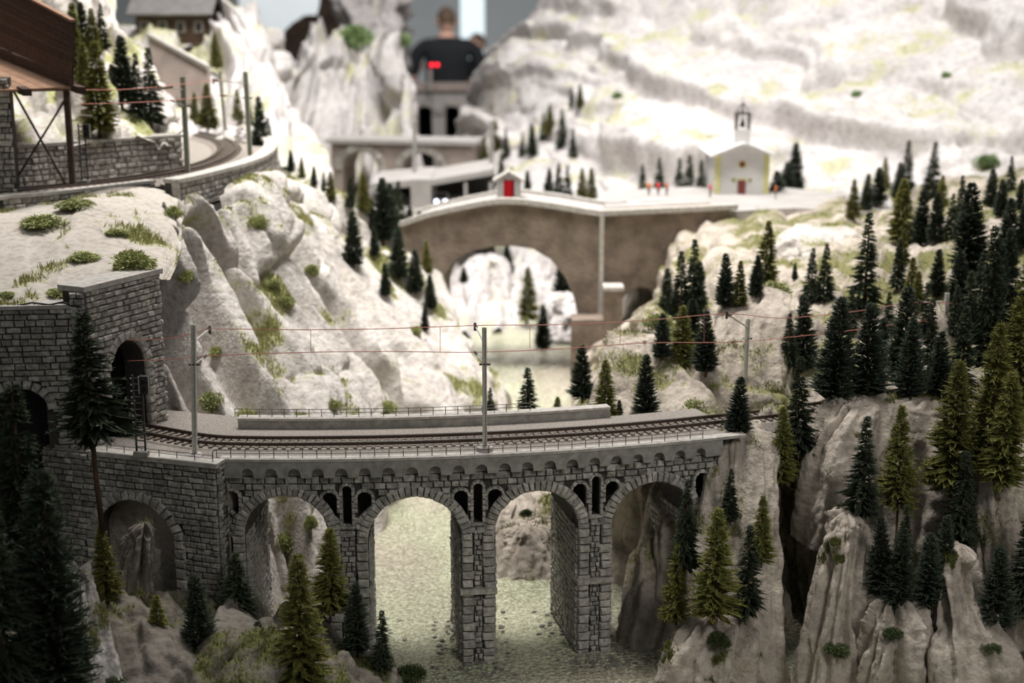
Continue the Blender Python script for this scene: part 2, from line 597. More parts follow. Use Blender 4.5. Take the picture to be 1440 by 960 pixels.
def patch(name, ctrl, nu, nv, mat, label, cat='cliff', cells=(6, 3), shear=0.0, amp=0.012, amp2=0.005, fine=0.0025, fs=60, seed=0, crack=0.5, side=1.0, warp=0.28, soft=38.0, seam=0.25, west=0, east=0, kv=0.4, **kw):
    """ctrl: rows from foot to top, each a list of (px, py, distance)."""
    C = np.array([[P(*q) for q in row] for row in ctrl])
    k0 = C.shape[1]
    # carry the ground on past the picture's sides
    for i in range(west):
        C = np.concatenate([C[:, :1] - np.array([[[0.30, 0.03 * i, 0.012 * (-1) ** i]]]), C], 1)
    for i in range(east):
        C = np.concatenate([C, C[:, -1:] + np.array([[[0.30, -0.03 * i, 0.012 * (-1) ** i]]])], 1)
    nu = nu + 40 * (west + east)
    G = catmull(C, nv)
    G = np.swapaxes(catmull(np.swapaxes(G, 0, 1), nu), 0, 1)
    N = normals_grid(G) * side
    uu, vv = np.meshgrid((np.linspace(0, C.shape[1] - 1, nu) - west) / (k0 - 1), np.linspace(0, 1, nv))
    U, V = uu.ravel(), vv.ravel()
    B = G.reshape(-1, 3)
    wx = fbm(B * 9, 3, seed + 1) * warp
    wy = fbm(B * 9, 3, seed + 2) * warp
    a = (U + shear * V) * cells[0] + wx
    c = V * cells[1] + wy
    v1, t1, e1 = slabs(a, c, seed + 3, kv, soft)
    d = amp * ((v1 - 0.5) * 1.2 + t1 * 2.2) - amp * crack * np.exp(-e1 / 0.05)
    v2, t2, e2 = slabs(a * 2.4 + wy, c * 1.9 + wx, seed + 4, 0.5, soft)
    d += amp2 * ((v2 - 0.5) + t2 * 2.0) - amp2 * 0.6 * np.exp(-e2 / 0.07)
    v3, t3, e3 = slabs(a * 6.0 + 2 * wx, c * 4.5 + 2 * wy, seed + 5, 0.7, soft)
    d += amp2 * 0.45 * ((v3 - 0.5) + t3 * 1.4) * sstep(0.35, 0.6, v2)
    d = soften(d, nv, nu, 1)
    # fine striations running along the slabs
    d += fine * 0.5 * fbm(np.stack([a * 4 + 2 * wy, c * 2.2 + 2 * wx, 0 * a], 1), 4, seed + 7, 0.5)
    d += fine * fbm(B * fs, 5, seed + 6)
    B = B + N.reshape(-1, 3) * d[:, None]
    return finish(name, B.reshape(nv, nu, 3), mat, label, cat, gseed=seed, gadd=seam * np.exp(-e1 / 0.1) + 0.5 * seam * np.exp(-e2 / 0.1), **kw)


def pillar(name, axis, mat, label, cat='rock', nu=72, nv=60, amp=0.006, amp2=0.003, cells=(8, 1.7), seed=0, fine=0.0015, sq=2.6, tilt=0.0, **kw):
    """closed rock: axis = list of (px, py, d, rx, ry) from foot to top; the top rounds off"""
    A = np.array([np.r_[P(q[0], q[1], q[2]), q[3], q[4]] for q in axis])[:, None, :]
    S = catmull(A, nv)[:, 0]
    th = np.linspace(0, 2 * math.pi, nu, endpoint=False)
    c, s = np.cos(th), np.sin(th)
    e = 2.0 / sq
    X = np.sign(c) * np.abs(c) ** e
    Y = np.sign(s) * np.abs(s) ** e
    G = np.zeros((nv, nu, 3))
    tt = np.linspace(0, 1, nv)
    cap = np.sqrt(np.clip(1 - (np.clip(tt - 0.86, 0, 1) / 0.14) ** 2, 0.0, 1))
    for i in range(nv):
        G[i, :, 0] = S[i, 0] + X * S[i, 3] * max(cap[i], 0.02)
        G[i, :, 1] = S[i, 1] + Y * S[i, 4] * max(cap[i], 0.02)
        G[i, :, 2] = S[i, 2]
    B = G.reshape(-1, 3)
    ctr = np.repeat(S[:, :3], nu, 0)
    R = B - ctr
    R[:, 2] = 0
    R /= (np.linalg.norm(R, axis=1, keepdims=True) + 1e-9)
    uu, vv = np.meshgrid(np.arange(nu) / nu, tt)
    q = R * 1.2
    wx = fbm(np.c_[q[:, :2] * 1.5, B[:, 2] * 20], 3, seed + 1) * 0.6
    # seamless round the rock: cells laid on the circle's two coordinates and the height
    a1 = R[:, 0] * cells[0] / 3.0 + wx + 0.6 * R[:, 1]
    c1 = vv.ravel() * cells[1] + R[:, 1] * cells[0] / 5.0 + wx * 0.5
    v1, t1, e1 = slabs(a1, c1, seed + 3, 0.5)
    d = amp * ((v1 - 0.5) * 1.4 + t1 * 2.4) - amp * 0.5 * np.exp(-e1 / 0.05)
    v2, t2, e2 = slabs(a1 * 2.7, c1 * 2.5, seed + 4)
    d += amp2 * ((v2 - 0.5) + t2) - amp2 * 0.5 * np.exp(-e2 / 0.1)
    v3, t3, e3 = slabs(a1 * 5 + wx, c1 * 8, seed + 9)
    d += amp2 * 0.6 * ((v3 - 0.5) + t3)
    d = soften(d, nv, nu, 1, True)
    d += fine * 1.6 * fbm(np.c_[R[:, :2] * 7 + wx[:, None], B[:, 2] * 22], 5, seed + 8, 0.6)
    d += fine * fbm(B * 110, 5, seed + 6)
    d *= np.repeat(np.clip(cap, 0.15, 1), nu)
    B = B + R * d[:, None]
    B[:, 2] += 0.4 * d
    return finish(name, B.reshape(nv, nu, 3), mat, label, cat, gseed=seed, wrap=True, **kw)


# river bed and hall floor
G = np.zeros((120, 160, 3))
xs, ys = np.meshgrid(np.linspace(-0.9, 1.1, 160), np.linspace(0.7, 3.4, 120))
G[..., 0], G[..., 1] = xs, ys
G[..., 2] = ZR + 0.0016 * fbm(np.stack([xs.ravel() * 30, ys.ravel() * 30, 0 * xs.ravel()], 1), 4, 91).reshape(xs.shape)
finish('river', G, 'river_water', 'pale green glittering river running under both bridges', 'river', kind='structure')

# ---- the pale cliff between the tunnel and the gorge
CL = [
    [(235, 905, 1.06), (340, 915, 1.06), (455, 905, 1.08), (482, 825, 1.19), (615, 668, 1.45), (702, 604, 1.62), (690, 560, 1.72)],
    [(228, 620, 1.115), (330, 612, 1.14), (440, 602, 1.21), (528, 594, 1.36), (640, 584, 1.50), (694, 562, 1.65), (678, 525, 1.80)],
    [(224, 520, 1.14), (318, 520, 1.20), (425, 510, 1.29), (512, 500, 1.44), (600, 490, 1.60), (660, 486, 1.75), (640, 470, 1.90)],
    [(222, 440, 1.18), (300, 430, 1.27), (402, 420, 1.36), (482, 420, 1.52), (562, 420, 1.68), (634, 426, 1.84), (610, 420, 2.00)],
    [(218, 382, 1.22), (285, 350, 1.32), (385, 335, 1.42), (450, 340, 1.60), (522, 360, 1.76), (600, 364, 1.92), (580, 375, 2.05)],
    [(226, 312, 1.29), (278, 297, 1.345), (372, 270, 1.485), (430, 266, 1.68), (492, 300, 1.84), (562, 326, 2.00), (545, 345, 2.10)],
    [(226, 296, 1.36), (285, 296, 1.39), (374, 268, 1.54), (420, 262, 1.80), (470, 296, 1.95), (530, 330, 2.10), (520, 360, 2.20)],
]
patch('cliff', CL, 400, 320, 'white_rock', 'pale cliff of slanting rock slabs between tunnel portal and gorge', 'cliff', cells=(10.5, 1.4), kv=0.25, shear=0.3, amp=0.022, amp2=0.009, fine=0.003, seed=11, crack=0.7, grass=-0.17, up=0.55, blades=34000)

# ---- sandy shelf above the tunnel
PL = [
    [(-120, 446, 1.015), (0, 437, 1.022), (60, 437, 1.026), (117, 437, 1.03), (160, 416, 1.055), (222, 392, 1.100), (240, 392, 1.12)],
    [(-120, 400, 1.07), (0, 400, 1.075), (60, 396, 1.08), (120, 392, 1.09), (170, 380, 1.11), (226, 368, 1.15), (250, 368, 1.17)],
    [(-120, 350, 1.15), (0, 350, 1.15), (70, 348, 1.15), (130, 345, 1.16), (185, 340, 1.18), (234, 335, 1.22), (256, 340, 1.23)],
    [(-120, 315, 1.22), (0, 312, 1.22), (80, 300, 1.235), (140, 292, 1.25), (195, 286, 1.285), (240, 292, 1.30), (258, 312, 1.29)],
    [(-120, 300, 1.30), (0, 297, 1.30), (90, 282, 1.32), (150, 272, 1.34), (205, 262, 1.37), (246, 270, 1.40), (262, 290, 1.38)],
]
patch('sandy_shelf', PL, 150, 110, 'sand_ground', 'sandy shelf with grass tufts above the tunnel portal', 'ground', cells=(3, 2), amp=0.002, amp2=0.0008, fine=0.0015, fs=30, crack=0.1, seed=23, west=2, grass=-0.2, up=0.35, gscale=30, blades=16000, blen=0.0042)

# ---- rock behind the upper line
UR = [
    [(-120, 230, 1.39), (20, 226, 1.39), (100, 216, 1.425), (180, 209, 1.485), (250, 202, 1.535), (245, 185, 1.66)],
    [(-120, 150, 1.80), (20, 160, 1.56), (100, 150, 1.52), (170, 150, 1.56), (232, 160, 1.60), (222, 145, 1.75)],
    [(-120, 80, 2.0), (20, 80, 1.86), (100, 80, 1.66), (160, 80, 1.66), (203, 105, 1.68), (185, 90, 1.85)],
    [(-120, 10, 2.1), (20, 10, 2.0), (95, 10, 1.78), (140, 20, 1.74), (178, 50, 1.76), (160, 40, 1.95)],
    [(-120, -70, 2.2), (20, -60, 2.1), (90, -50, 1.9), (120, -45, 1.82), (150, -20, 1.85), (130, -20, 2.0)],
]
patch('rock_slope', UR, 140, 120, 'white_rock', 'pale rock slope with firs above the upper railway line', 'cliff', cells=(5, 3), shear=0.2, amp=0.02, amp2=0.008, seed=31, west=2, grass=-0.12, blades=6000)

# ---- hillside with the house, beyond the upper curve
FL = [
    [(140, 236, 1.85), (230, 222, 1.88), (290, 215, 1.92), (340, 222, 2.0), (400, 255, 2.1), (445, 300, 2.2), (430, 300, 2.4)],
    [(140, 150, 2.05), (230, 160, 2.1), (290, 158, 2.15), (340, 160, 2.2), (392, 185, 2.27), (430, 240, 2.35), (425, 235, 2.6)],
    [(140, 100, 2.2), (225, 110, 2.28), (290, 105, 2.35), (335, 95, 2.40), (372, 110, 2.42), (408, 165, 2.48), (405, 160, 2.75)],
    [(140, 68, 2.4), (215, 70, 2.5), (280, 58, 2.58), (320, 38, 2.6), (352, 26, 2.6), (394, 66, 2.6), (395, 90, 2.85)],
    [(140, 46, 2.6), (215, 46, 2.75), (280, 42, 2.8), (310, 22, 2.8), (345, 0, 2.8), (385, 20, 2.78), (385, 80, 3.0)],
    [(140, 46, 3.0), (215, 46, 3.0), (280, 46, 3.0), (310, 40, 3.0), (340, 50, 3.0), (385, 80, 3.0), (385, 90, 3.1)],
]
patch('hillside', FL, 170, 130, 'far_rock', 'grassy pale hillside with a house on top beyond the curved wall', 'hillside', cells=(6, 2), shear=0.1, amp=0.03, amp2=0.010, seed=41, west=2, seam=0.12, grass=-0.02, up=0.5, gscale=14, blades=7000, blen=0.008)

# ---- far cliffs beside the hall
FC = [
    [(380, 330, 2.9), (440, 320, 2.95), (500, 300, 3.0), (545, 290, 3.05), (578, 290, 3.05), (580, 285, 3.3)],
    [(385, 200, 3.05), (440, 205, 3.1), (500, 205, 3.15), (542, 200, 3.15), (572, 200, 3.12), (570, 200, 3.5)],
    [(385, 130, 3.15), (440, 125, 3.2), (495, 130, 3.25), (540, 125, 3.25), (572, 128, 3.2), (568, 128, 3.6)],
    [(390, 85, 3.25), (440, 68, 3.3), (490, 62, 3.35), (535, 68, 3.35), (568, 74, 3.3), (564, 75, 3.7)],
    [(390, 70, 3.6), (440, 58, 3.7), (490, 52, 3.75), (535, 58, 3.75), (564, 62, 3.7), (560, 70, 3.9)],
]
patch('far_cliff', FC, 150, 120, 'far_rock', 'pale ribbed cliff behind the brown twin-arch bridge', 'cliff', cells=(8, 1.6), shear=-0.15, amp=0.04, amp2=0.014, seed=51, grass=-0.12, up=0.3, gscale=12)
FT = [
    [(455, 110, 4.3), (490, 100, 4.2), (530, 100, 4.2), (566, 105, 4.3), (572, 105, 4.7)],
    [(462, 50, 4.35), (490, 40, 4.3), (530, 40, 4.3), (562, 45, 4.35), (568, 45, 4.7)],
    [(470, -10, 4.45), (495, -10, 4.35), (530, -10, 4.35), (556, -10, 4.4), (562, -10, 4.7)],
    [(476, -70, 4.5), (495, -75, 4.45), (530, -75, 4.45), (550, -70, 4.5), (556, -70, 4.7)],
]
patch('far_crag', FT, 70, 70, 'far_rock', 'tall tan crag rising behind the ribbed far cliff', 'cliff', cells=(4, 2), amp=0.05, amp2=0.02, seed=57, grass=-0.3)

# ---- the great mountain beyond the church
MT = [
    [(645, 262, 3.55), (670, 250, 3.3), (730, 290, 2.75), (850, 310, 2.4), (1000, 312, 2.25), (1150, 310, 2.2), (1300, 300, 2.15), (1420, 285, 2.1), (1620, 270, 2.0)],
    [(642, 225, 3.65), (664, 205, 3.4), (730, 225, 2.95), (850, 245, 2.65), (1000, 245, 2.48), (1150, 240, 2.4), (1300, 225, 2.32), (1420, 215, 2.28), (1620, 200, 2.2)],
    [(645, 200, 3.8), (664, 165, 3.55), (730, 160, 3.15), (850, 170, 2.85), (1000, 175, 2.68), (1150, 165, 2.58), (1300, 150, 2.5), (1420, 140, 2.45), (1620, 120, 2.4)],
    [(652, 168, 3.9), (672, 118, 3.7), (730, 95, 3.4), (850, 95, 3.1), (1000, 100, 2.9), (1150, 85, 2.8), (1300, 70, 2.72), (1420, 55, 2.65), (1620, 40, 2.6)],
    [(664, 130, 4.0), (686, 88, 3.85), (745, 42, 3.6), (850, 25, 3.35), (1000, 20, 3.15), (1150, 5, 3.0), (1300, -15, 2.92), (1420, -30, 2.85), (1620, -40, 2.8)],
    [(690, 100, 4.2), (720, 62, 4.0), (775, 2, 3.8), (850, -55, 3.6), (1000, -80, 3.4), (1150, -95, 3.25), (1300, -110, 3.15), (1420, -120, 3.1), (1620, -120, 3.05)],
    [(700, 100, 4.5), (730, 62, 4.4), (790, 10, 4.2), (860, -50, 4.1), (1000, -90, 4.0), (1150, -110, 3.9), (1300, -120, 3.8), (1420, -130, 3.7), (1620, -130, 3.6)],
]
patch('mountain', MT, 320, 200, 'far_rock', 'huge pale mountain slope with yellowish grass patches beyond the church', 'mountain', cells=(4.5, 4.5), shear=0.9, amp=0.034, amp2=0.011, fine=0.006, fs=22, seed=61, east=2, crack=0.3, seam=0.12, grass=-0.15, up=0.42, gscale=20, blades=16000, blen=0.007)

# ---- valley floor seen under the stone bridge
VF = [
    [(520, 520, 1.95), (600, 500, 2.02), (680, 476, 2.15), (750, 478, 2.15), (830, 500, 2.05), (900, 480, 2.05), (1000, 430, 2.1)],
    [(520, 430, 2.25), (600, 432, 2.3), (680, 430, 2.3), (750, 430, 2.3), (830, 420, 2.25), (900, 400, 2.2), (1000, 370, 2.2)],
    [(500, 380, 2.5), (600, 385, 2.55), (680, 385, 2.55), (750, 378, 2.5), (830, 360, 2.4), (900, 345, 2.3), (1000, 330, 2.25)],
    [(480, 345, 2.75), (600, 345, 2.8), (680, 335, 2.8), (750, 322, 2.7), (830, 308, 2.5), (900, 300, 2.4), (1000, 300, 2.3)],
    [(470, 310, 3.1), (600, 305, 3.2), (680, 280, 3.1), (750, 285, 2.85), (830, 295, 2.6), (900, 296, 2.45), (1000, 298, 2.35)],
    [(460, 270, 3.7), (600, 270, 3.8), (680, 262, 3.5), (750, 280, 3.0), (830, 292, 2.7), (900, 295, 2.5), (1000, 297, 2.4)],
]
patch('valley', VF, 150, 110, 'far_rock', 'white rocky valley floor seen through the arch of the stone bridge', 'valley', cells=(8, 5), amp=0.02, amp2=0.012, seed=71, grass=-0.02, up=0.3, gscale=12)

# ---- wooded hillside above the track, below the church
RH = [
    [(800, 604, 1.62), (848, 603, 1.18), (960, 594, 1.13), (1060, 584, 1.145), (1150, 577, 1.165), (1260, 568, 1.185), (1370, 566, 1.185), (1520, 566, 1.17)],
    [(800, 585, 1.68), (850, 562, 1.30), (950, 545, 1.215), (1050, 545, 1.20), (1150, 522, 1.225), (1260, 512, 1.24), (1370, 500, 1.22), (1520, 490, 1.20)],
    [(806, 560, 1.75), (862, 522, 1.42), (945, 500, 1.30), (1045, 486, 1.27), (1150, 472, 1.29), (1260, 452, 1.30), (1370, 430, 1.28), (1520, 420, 1.26)],
    [(812, 530, 1.85), (880, 475, 1.55), (945, 452, 1.40), (1050, 432, 1.36), (1150, 422, 1.37), (1260, 402, 1.38), (1370, 370, 1.36), (1520, 350, 1.34)],
    [(820, 505, 1.93), (895, 445, 1.68), (955, 422, 1.53), (1060, 392, 1.48), (1160, 374, 1.49), (1260, 350, 1.50), (1370, 322, 1.46), (1520, 300, 1.44)],
    [(850, 470, 2.02), (910, 420, 1.85), (965, 385, 1.72), (1065, 342, 1.70), (1170, 332, 1.70), (1260, 312, 1.70), (1370, 285, 1.65), (1520, 262, 1.62)],
    [(880, 420, 2.12), (930, 360, 2.05), (990, 312, 2.0), (1062, 300, 2.02), (1170, 300, 2.02), (1260, 288, 2.05), (1370, 262, 2.05), (1520, 240, 2.0)],
    [(900, 330, 2.3), (940, 304, 2.3), (1000, 298, 2.3), (1062, 296, 2.3), (1170, 290, 2.3), (1260, 275, 2.3), (1370, 250, 2.3), (1520, 230, 2.25)],
]
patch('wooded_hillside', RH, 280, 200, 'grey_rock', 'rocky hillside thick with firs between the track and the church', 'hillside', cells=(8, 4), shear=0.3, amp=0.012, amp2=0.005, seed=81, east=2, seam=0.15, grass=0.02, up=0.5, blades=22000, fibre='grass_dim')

# ---- rock backing below the track at the viaduct's far end
RB = [
    [(850, 1010, 1.03), (930, 1010, 1.00), (1040, 1010, 1.00), (1115, 1010, 1.05), (1200, 1010, 1.0), (1330, 1010, 0.99), (1520, 1010, 0.96)],
    [(868, 900, 1.055), (938, 870, 1.035), (1040, 850, 1.03), (1115, 850, 1.10), (1200, 850, 1.04), (1330, 850, 1.03), (1520, 850, 1.0)],
    [(885, 800, 1.10), (950, 740, 1.07), (1040, 720, 1.05), (1115, 720, 1.12), (1200, 720, 1.07), (1330, 700, 1.05), (1520, 700, 1.03)],
    [(905, 720, 1.14), (965, 660, 1.10), (1040, 622, 1.075), (1115, 630, 1.12), (1200, 610, 1.10), (1330, 600, 1.085), (1520, 600, 1.065)],
    [(935, 640, 1.17), (985, 622, 1.13), (1060, 597, 1.12), (1130, 588, 1.14), (1210, 575, 1.15), (1340, 565, 1.14), (1520, 560, 1.12)],
]
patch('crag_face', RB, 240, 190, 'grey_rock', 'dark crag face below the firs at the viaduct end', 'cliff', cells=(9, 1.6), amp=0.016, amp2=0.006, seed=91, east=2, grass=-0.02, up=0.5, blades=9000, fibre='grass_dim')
RC = [
    [(770, 800, 1.30), (850, 900, 1.16), (930, 900, 1.12), (1030, 900, 1.10)],
    [(780, 720, 1.40), (855, 770, 1.20), (930, 760, 1.15), (1030, 760, 1.12)],
    [(795, 650, 1.52), (852, 660, 1.22), (930, 645, 1.16), (1030, 640, 1.14)],
    [(805, 606, 1.62), (850, 606, 1.19), (950, 597, 1.135), (1040, 596, 1.15)],
]
patch('bank_rock', RC, 110, 110, 'grey_rock', 'shaded rock bank seen through the last two viaduct arches', 'cliff', cells=(5, 3), amp=0.014, amp2=0.006, seed=97, grass=-0.1)

# ---- shaded bank in front of the abutment
FB = [
    [(-120, 1020, 0.78), (60, 1020, 0.79), (150, 1020, 0.80), (250, 1020, 0.81), (350, 1020, 0.83), (450, 1020, 0.86), (560, 1020, 0.91), (640, 1010, 0.975)],
    [(-120, 900, 0.86), (60, 890, 0.87), (150, 905, 0.88), (250, 910, 0.88), (350, 905, 0.89), (450, 910, 0.92), (550, 952, 0.955), (625, 985, 0.985)],
    [(-120, 830, 0.93), (60, 830, 0.94), (150, 845, 0.94), (250, 855, 0.94), (350, 860, 0.955), (450, 880, 0.98), (530, 925, 0.995), (600, 962, 1.0)],
    [(-120, 790, 1.0), (60, 800, 1.0), (150, 810, 1.0), (250, 830, 1.01), (350, 850, 1.04), (440, 870, 1.06), (520, 905, 1.05), (590, 945, 1.03)],
]
patch('river_bank', FB, 190, 110, 'shade_toned_soil', 'dim grassy bank at the foot of the masonry abutment', 'bank', cells=(8, 4), amp=0.009, amp2=0.005, seed=103, west=2, grass=-0.03, up=0.4, blades=12000, fibre='grass_dim', blen=0.003)

# ---- single rocks
ROCKS = [
    ('rock_pillar', [(1030, 1010, .985, .040, .03), (1030, 880, 1.0, .036, .028), (1036, 760, 1.03, .031, .026), (1040, 680, 1.055, .027, .024), (1041, 618, 1.075, .022, .02), (1041, 596, 1.085, .016, .016)], 'grey_rock', 'pointed rock pillar with a small fir on top where the viaduct ends'),
    ('rock_pillar', [(985, 1010, .955, .034, .02), (990, 930, .965, .032, .02), (1000, 880, .98, .026, .018), (1005, 855, .99, .018, .014)], 'grey_rock', 'pale rock ledge under the bright olive fir by the viaduct'),
    ('rock_pillar', [(1165, 1010, .955, .027, .022), (1172, 900, .965, .023, .02), (1182, 800, .98, .018, .018), (1190, 745, .995, .015, .016), (1192, 718, 1.0, .012, .014)], 'grey_rock', 'tall narrow rock blade beside the dark crevice'),
    ('rock_pillar', [(1252, 1010, .935, .026, .02), (1255, 930, .94, .024, .02), (1258, 870, .95, .021, .018), (1256, 835, .96, .016, .014)], 'grey_rock', 'broad pale rock stump below a pair of dark firs'),
    ('rock_pillar', [(1375, 1010, .92, .035, .022), (1368, 920, .935, .031, .022), (1352, 860, .955, .02, .018), (1345, 800, .97, .014, .014), (1342, 762, .98, .01, .01)], 'grey_rock', 'ragged pale rock ridge at the picture corner below the firs'),
    ('rock_pillar', [(1330, 1010, .93, .016, .016), (1332, 930, .945, .014, .014), (1330, 870, .96, .012, .012), (1328, 855, .965, .01, .01)], 'grey_rock', 'slim rock fin beside the ragged ridge'),
    ('rock_pillar', [(1180, 760, 1.05, .035, .024), (1182, 690, 1.06, .034, .024), (1190, 620, 1.075, .03, .024), (1210, 572, 1.09, .026, .022), (1214, 552, 1.10, .02, .02)], 'grey_rock', 'ribbed rock knob carrying the row of dark firs'),
    ('rock_pillar', [(1300, 760, 1.05, .045, .024), (1305, 690, 1.06, .044, .024), (1310, 620, 1.075, .042, .024), (1310, 580, 1.09, .036, .022), (1310, 556, 1.10, .028, .02)], 'grey_rock', 'shaded rock shoulder under the big olive firs'),
    ('rock_pillar', [(1405, 900, 1.0, .028, .022), (1395, 800, 1.01, .025, .02), (1388, 720, 1.02, .022, .018), (1382, 660, 1.03, .016, .016), (1380, 640, 1.035, .012, .012)], 'grey_rock', 'brown cracked rock slab beside the tall olive firs'),
    ('boulder', [(900, 620, 1.20, .05, .035), (900, 560, 1.23, .046, .032), (898, 510, 1.26, .036, .026), (893, 480, 1.28, .024, .02), (890, 468, 1.29, .016, .016)], 'grey_rock', 'rounded boulder with a grassy cap beside the track wall'),
    ('boulder', [(850, 615, 1.25, .03, .024), (848, 580, 1.27, .027, .022), (845, 560, 1.29, .02, .018)], 'grey_rock', 'small boulder behind the two firs at the track wall'),
    ('boulder', [(1050, 560, 1.21, .04, .03), (1055, 500, 1.24, .036, .028), (1062, 440, 1.28, .03, .024), (1072, 415, 1.31, .024, .02), (1075, 402, 1.32, .018, .016)], 'grey_rock', 'tall knoll with grass on top behind the slanting catenary mast'),
    ('boulder', [(735, 880, 1.17, .036, .03), (735, 810, 1.19, .034, .028), (738, 760, 1.21, .026, .024), (740, 735, 1.22, .018, .018)], 'grey_rock', 'big brown boulder seen through the third viaduct arch'),
    ('boulder', [(705, 860, 1.2, .03, .026), (705, 780, 1.23, .028, .024), (712, 720, 1.26, .024, .022), (720, 690, 1.29, .016, .016)], 'grey_rock', 'cleft boulder leaning behind the larger one under the third arch'),
    ('boulder', [(765, 760, 1.3, .034, .028), (768, 720, 1.32, .03, .026), (772, 690, 1.34, .02, .02)], 'grey_rock', 'mossy boulder close under the deck of the third arch'),
    ('rock_pillar', [(125, 1010, .83, .02, .018), (122, 930, .85, .016, .015), (116, 860, .87, .011, .012), (112, 812, .885, .008, .01), (110, 800, .89, .006, .008)], 'white_rock', 'pale rock spur standing among the dark firs by the abutment'),
    ('rock_pillar', [(185, 900, .955, .02, .016), (190, 830, .965, .018, .014), (198, 770, .972, .012, .01), (203, 735, .975, .006, .005)], 'shade_toned_soil', 'rock outcrop filling the blind arch of the abutment'),
    ('boulder', [(675, 450, 2.35, .06, .05), (678, 400, 2.4, .05, .045), (682, 370, 2.42, .035, .035), (684, 358, 2.43, .02, .02)], 'far_rock', 'white peaked boulder under the crown of the stone bridge arch'),
    ('boulder', [(765, 440, 2.3, .05, .045), (766, 400, 2.34, .044, .04), (770, 365, 2.38, .034, .034), (772, 348, 2.4, .022, .022)], 'far_rock', 'white boulder beside the olive fir under the stone bridge'),
    ('boulder', [(795, 470, 2.1, .035, .035), (797, 440, 2.12, .032, .03), (800, 412, 2.14, .022, .022)], 'far_rock', 'pale boulder leaning on the bridge pier by the dark fir'),
    ('boulder', [(720, 420, 2.5, .05, .045), (722, 395, 2.52, .045, .04), (725, 372, 2.54, .03, .03)], 'far_rock', 'low white boulder in the middle of the valley'),
    ('boulder', [(965, 297, 2.26, .05, .04), (962, 285, 2.27, .042, .035), (958, 274, 2.28, .026, .025)], 'far_rock', 'white rounded boulder between the road and the church firs'),
    ('boulder', [(1150, 365, 1.62, .05, .04), (1155, 340, 1.65, .045, .04), (1160, 318, 1.68, .03, .03)], 'white_rock', 'pale grassy bank below the church road'),
    ('boulder', [(1290, 372, 1.5, .03, .025), (1290, 352, 1.51, .026, .022), (1290, 340, 1.52, .018, .016)], 'white_rock', 'pale stone between the olive and dark firs on the slope'),
    ('boulder', [(1385, 325, 1.66, .03, .03), (1385, 305, 1.67, .028, .026), (1385, 292, 1.68, .018, .018)], 'white_rock', 'pale stone below the cluster of firs at the slope top'),
    ('boulder', [(335, 205, 1.9, .03, .025), (335, 190, 1.91, .026, .022), (335, 178, 1.92, .016, .016)], 'far_rock', 'pale stone beside the far mast on the upper curve'),
]
for i, (nm, ax, mt, lb) in enumerate(ROCKS):
    far = mt == 'far_rock'
    sc = 1.6 if far else 1.0
    pillar(nm, ax, mt, lb, 'rock', seed=200 + 7 * i, amp=0.006 * sc, amp2=0.003 * sc, grass=-0.12 if not far else -0.2, up=0.45, nu=110, nv=90,
           blades=700 if not far else 0, fibre='grass_dim' if mt == 'grey_rock' else 'grass_fibre')

# everything one can stand on, for setting trees down
_V, _F, _n = [], [], 0
for v, f in TERRAIN:
    _V.append(v)
    _F.append(f + _n)
    _n += len(v)
BVH = BVHTree.FromPolygons(np.concatenate(_V).tolist(), np.concatenate(_F).tolist())


def hit(px, py, dmin=0.0):
    o = Vector((0, 0, CAMZ))
    d = Vector(ray(px, py)).normalized()
    if dmin:
        o = o + d * (dmin / d.y)
    loc, n, i, t = BVH.ray_cast(o, d)
    return None if loc is None else np.array(loc)


def drop(x, y, z=3.0):
    loc, n, i, t = BVH.ray_cast(Vector((x, y, z)), Vector((0, 0, -1)))
    return None if loc is None else loc.z

# ================================================================== MASONRY


class Line:
    """upright wall face from A to B (xy); the outside lies to the right of A->B"""

    def __init__(self, A, B):
        self.A, self.B = np.array(A[:2], float), np.array(B[:2], float)
        self.L = np.linalg.norm(self.B - self.A)
        self.t = (self.B - self.A) / self.L
        self.n = np.array([self.t[1], -self.t[0]])

    def tan(self, s):
        return self.t

    def out(self, s):
        return self.n

    def at(self, s, z, o=0.0):
        p = self.A + self.t * s + self.n * o
        return np.array([p[0], p[1], z])


class Arc:
    """face on a circle seen from outside: s = R * a, a = 0 straight towards -Y"""

    def __init__(self, C, R):
        self.C, self.R = np.array(C, float), R

    def tan(self, s):
        a = s / self.R
        return np.array([math.cos(a), math.sin(a)])

    def out(self, s):
        a = s / self.R
        return np.array([math.sin(a), -math.cos(a)])

    def at(self, s, z, o=0.0):
        p = self.C + self.out(s) * (self.R + o)
        return np.array([p[0], p[1], z])


class Path:
    """face along a polyline (xy points, smoothed), outside to the right"""

    def __init__(self, pts, n=80):
        C = np.array([[p[0], p[1]] for p in pts], float)[:, None, :]
        self.p = catmull(C, n)[:, 0]
        seg = np.linalg.norm(np.diff(self.p, axis=0), axis=1)
        self.s = np.r_[0, np.cumsum(seg)]
        self.L = self.s[-1]

    def _p(self, s):
        return np.array([np.interp(s, self.s, self.p[:, 0]), np.interp(s, self.s, self.p[:, 1])])

    def tan(self, s):
        h = self.L / 200
        d = self._p(min(s + h, self.L)) - self._p(max(s - h, 0))
        return d / np.linalg.norm(d)

    def out(self, s):
        t = self.tan(s)
        return np.array([t[1], -t[0]])

    def at(self, s, z, o=0.0):
        p = self._p(s) + self.out(s) * o
        if s < 0:
            p = p + self.tan(0) * s
        if s > self.L:
            p = p + self.tan(self.L) * (s - self.L)
        return np.array([p[0], p[1], z])


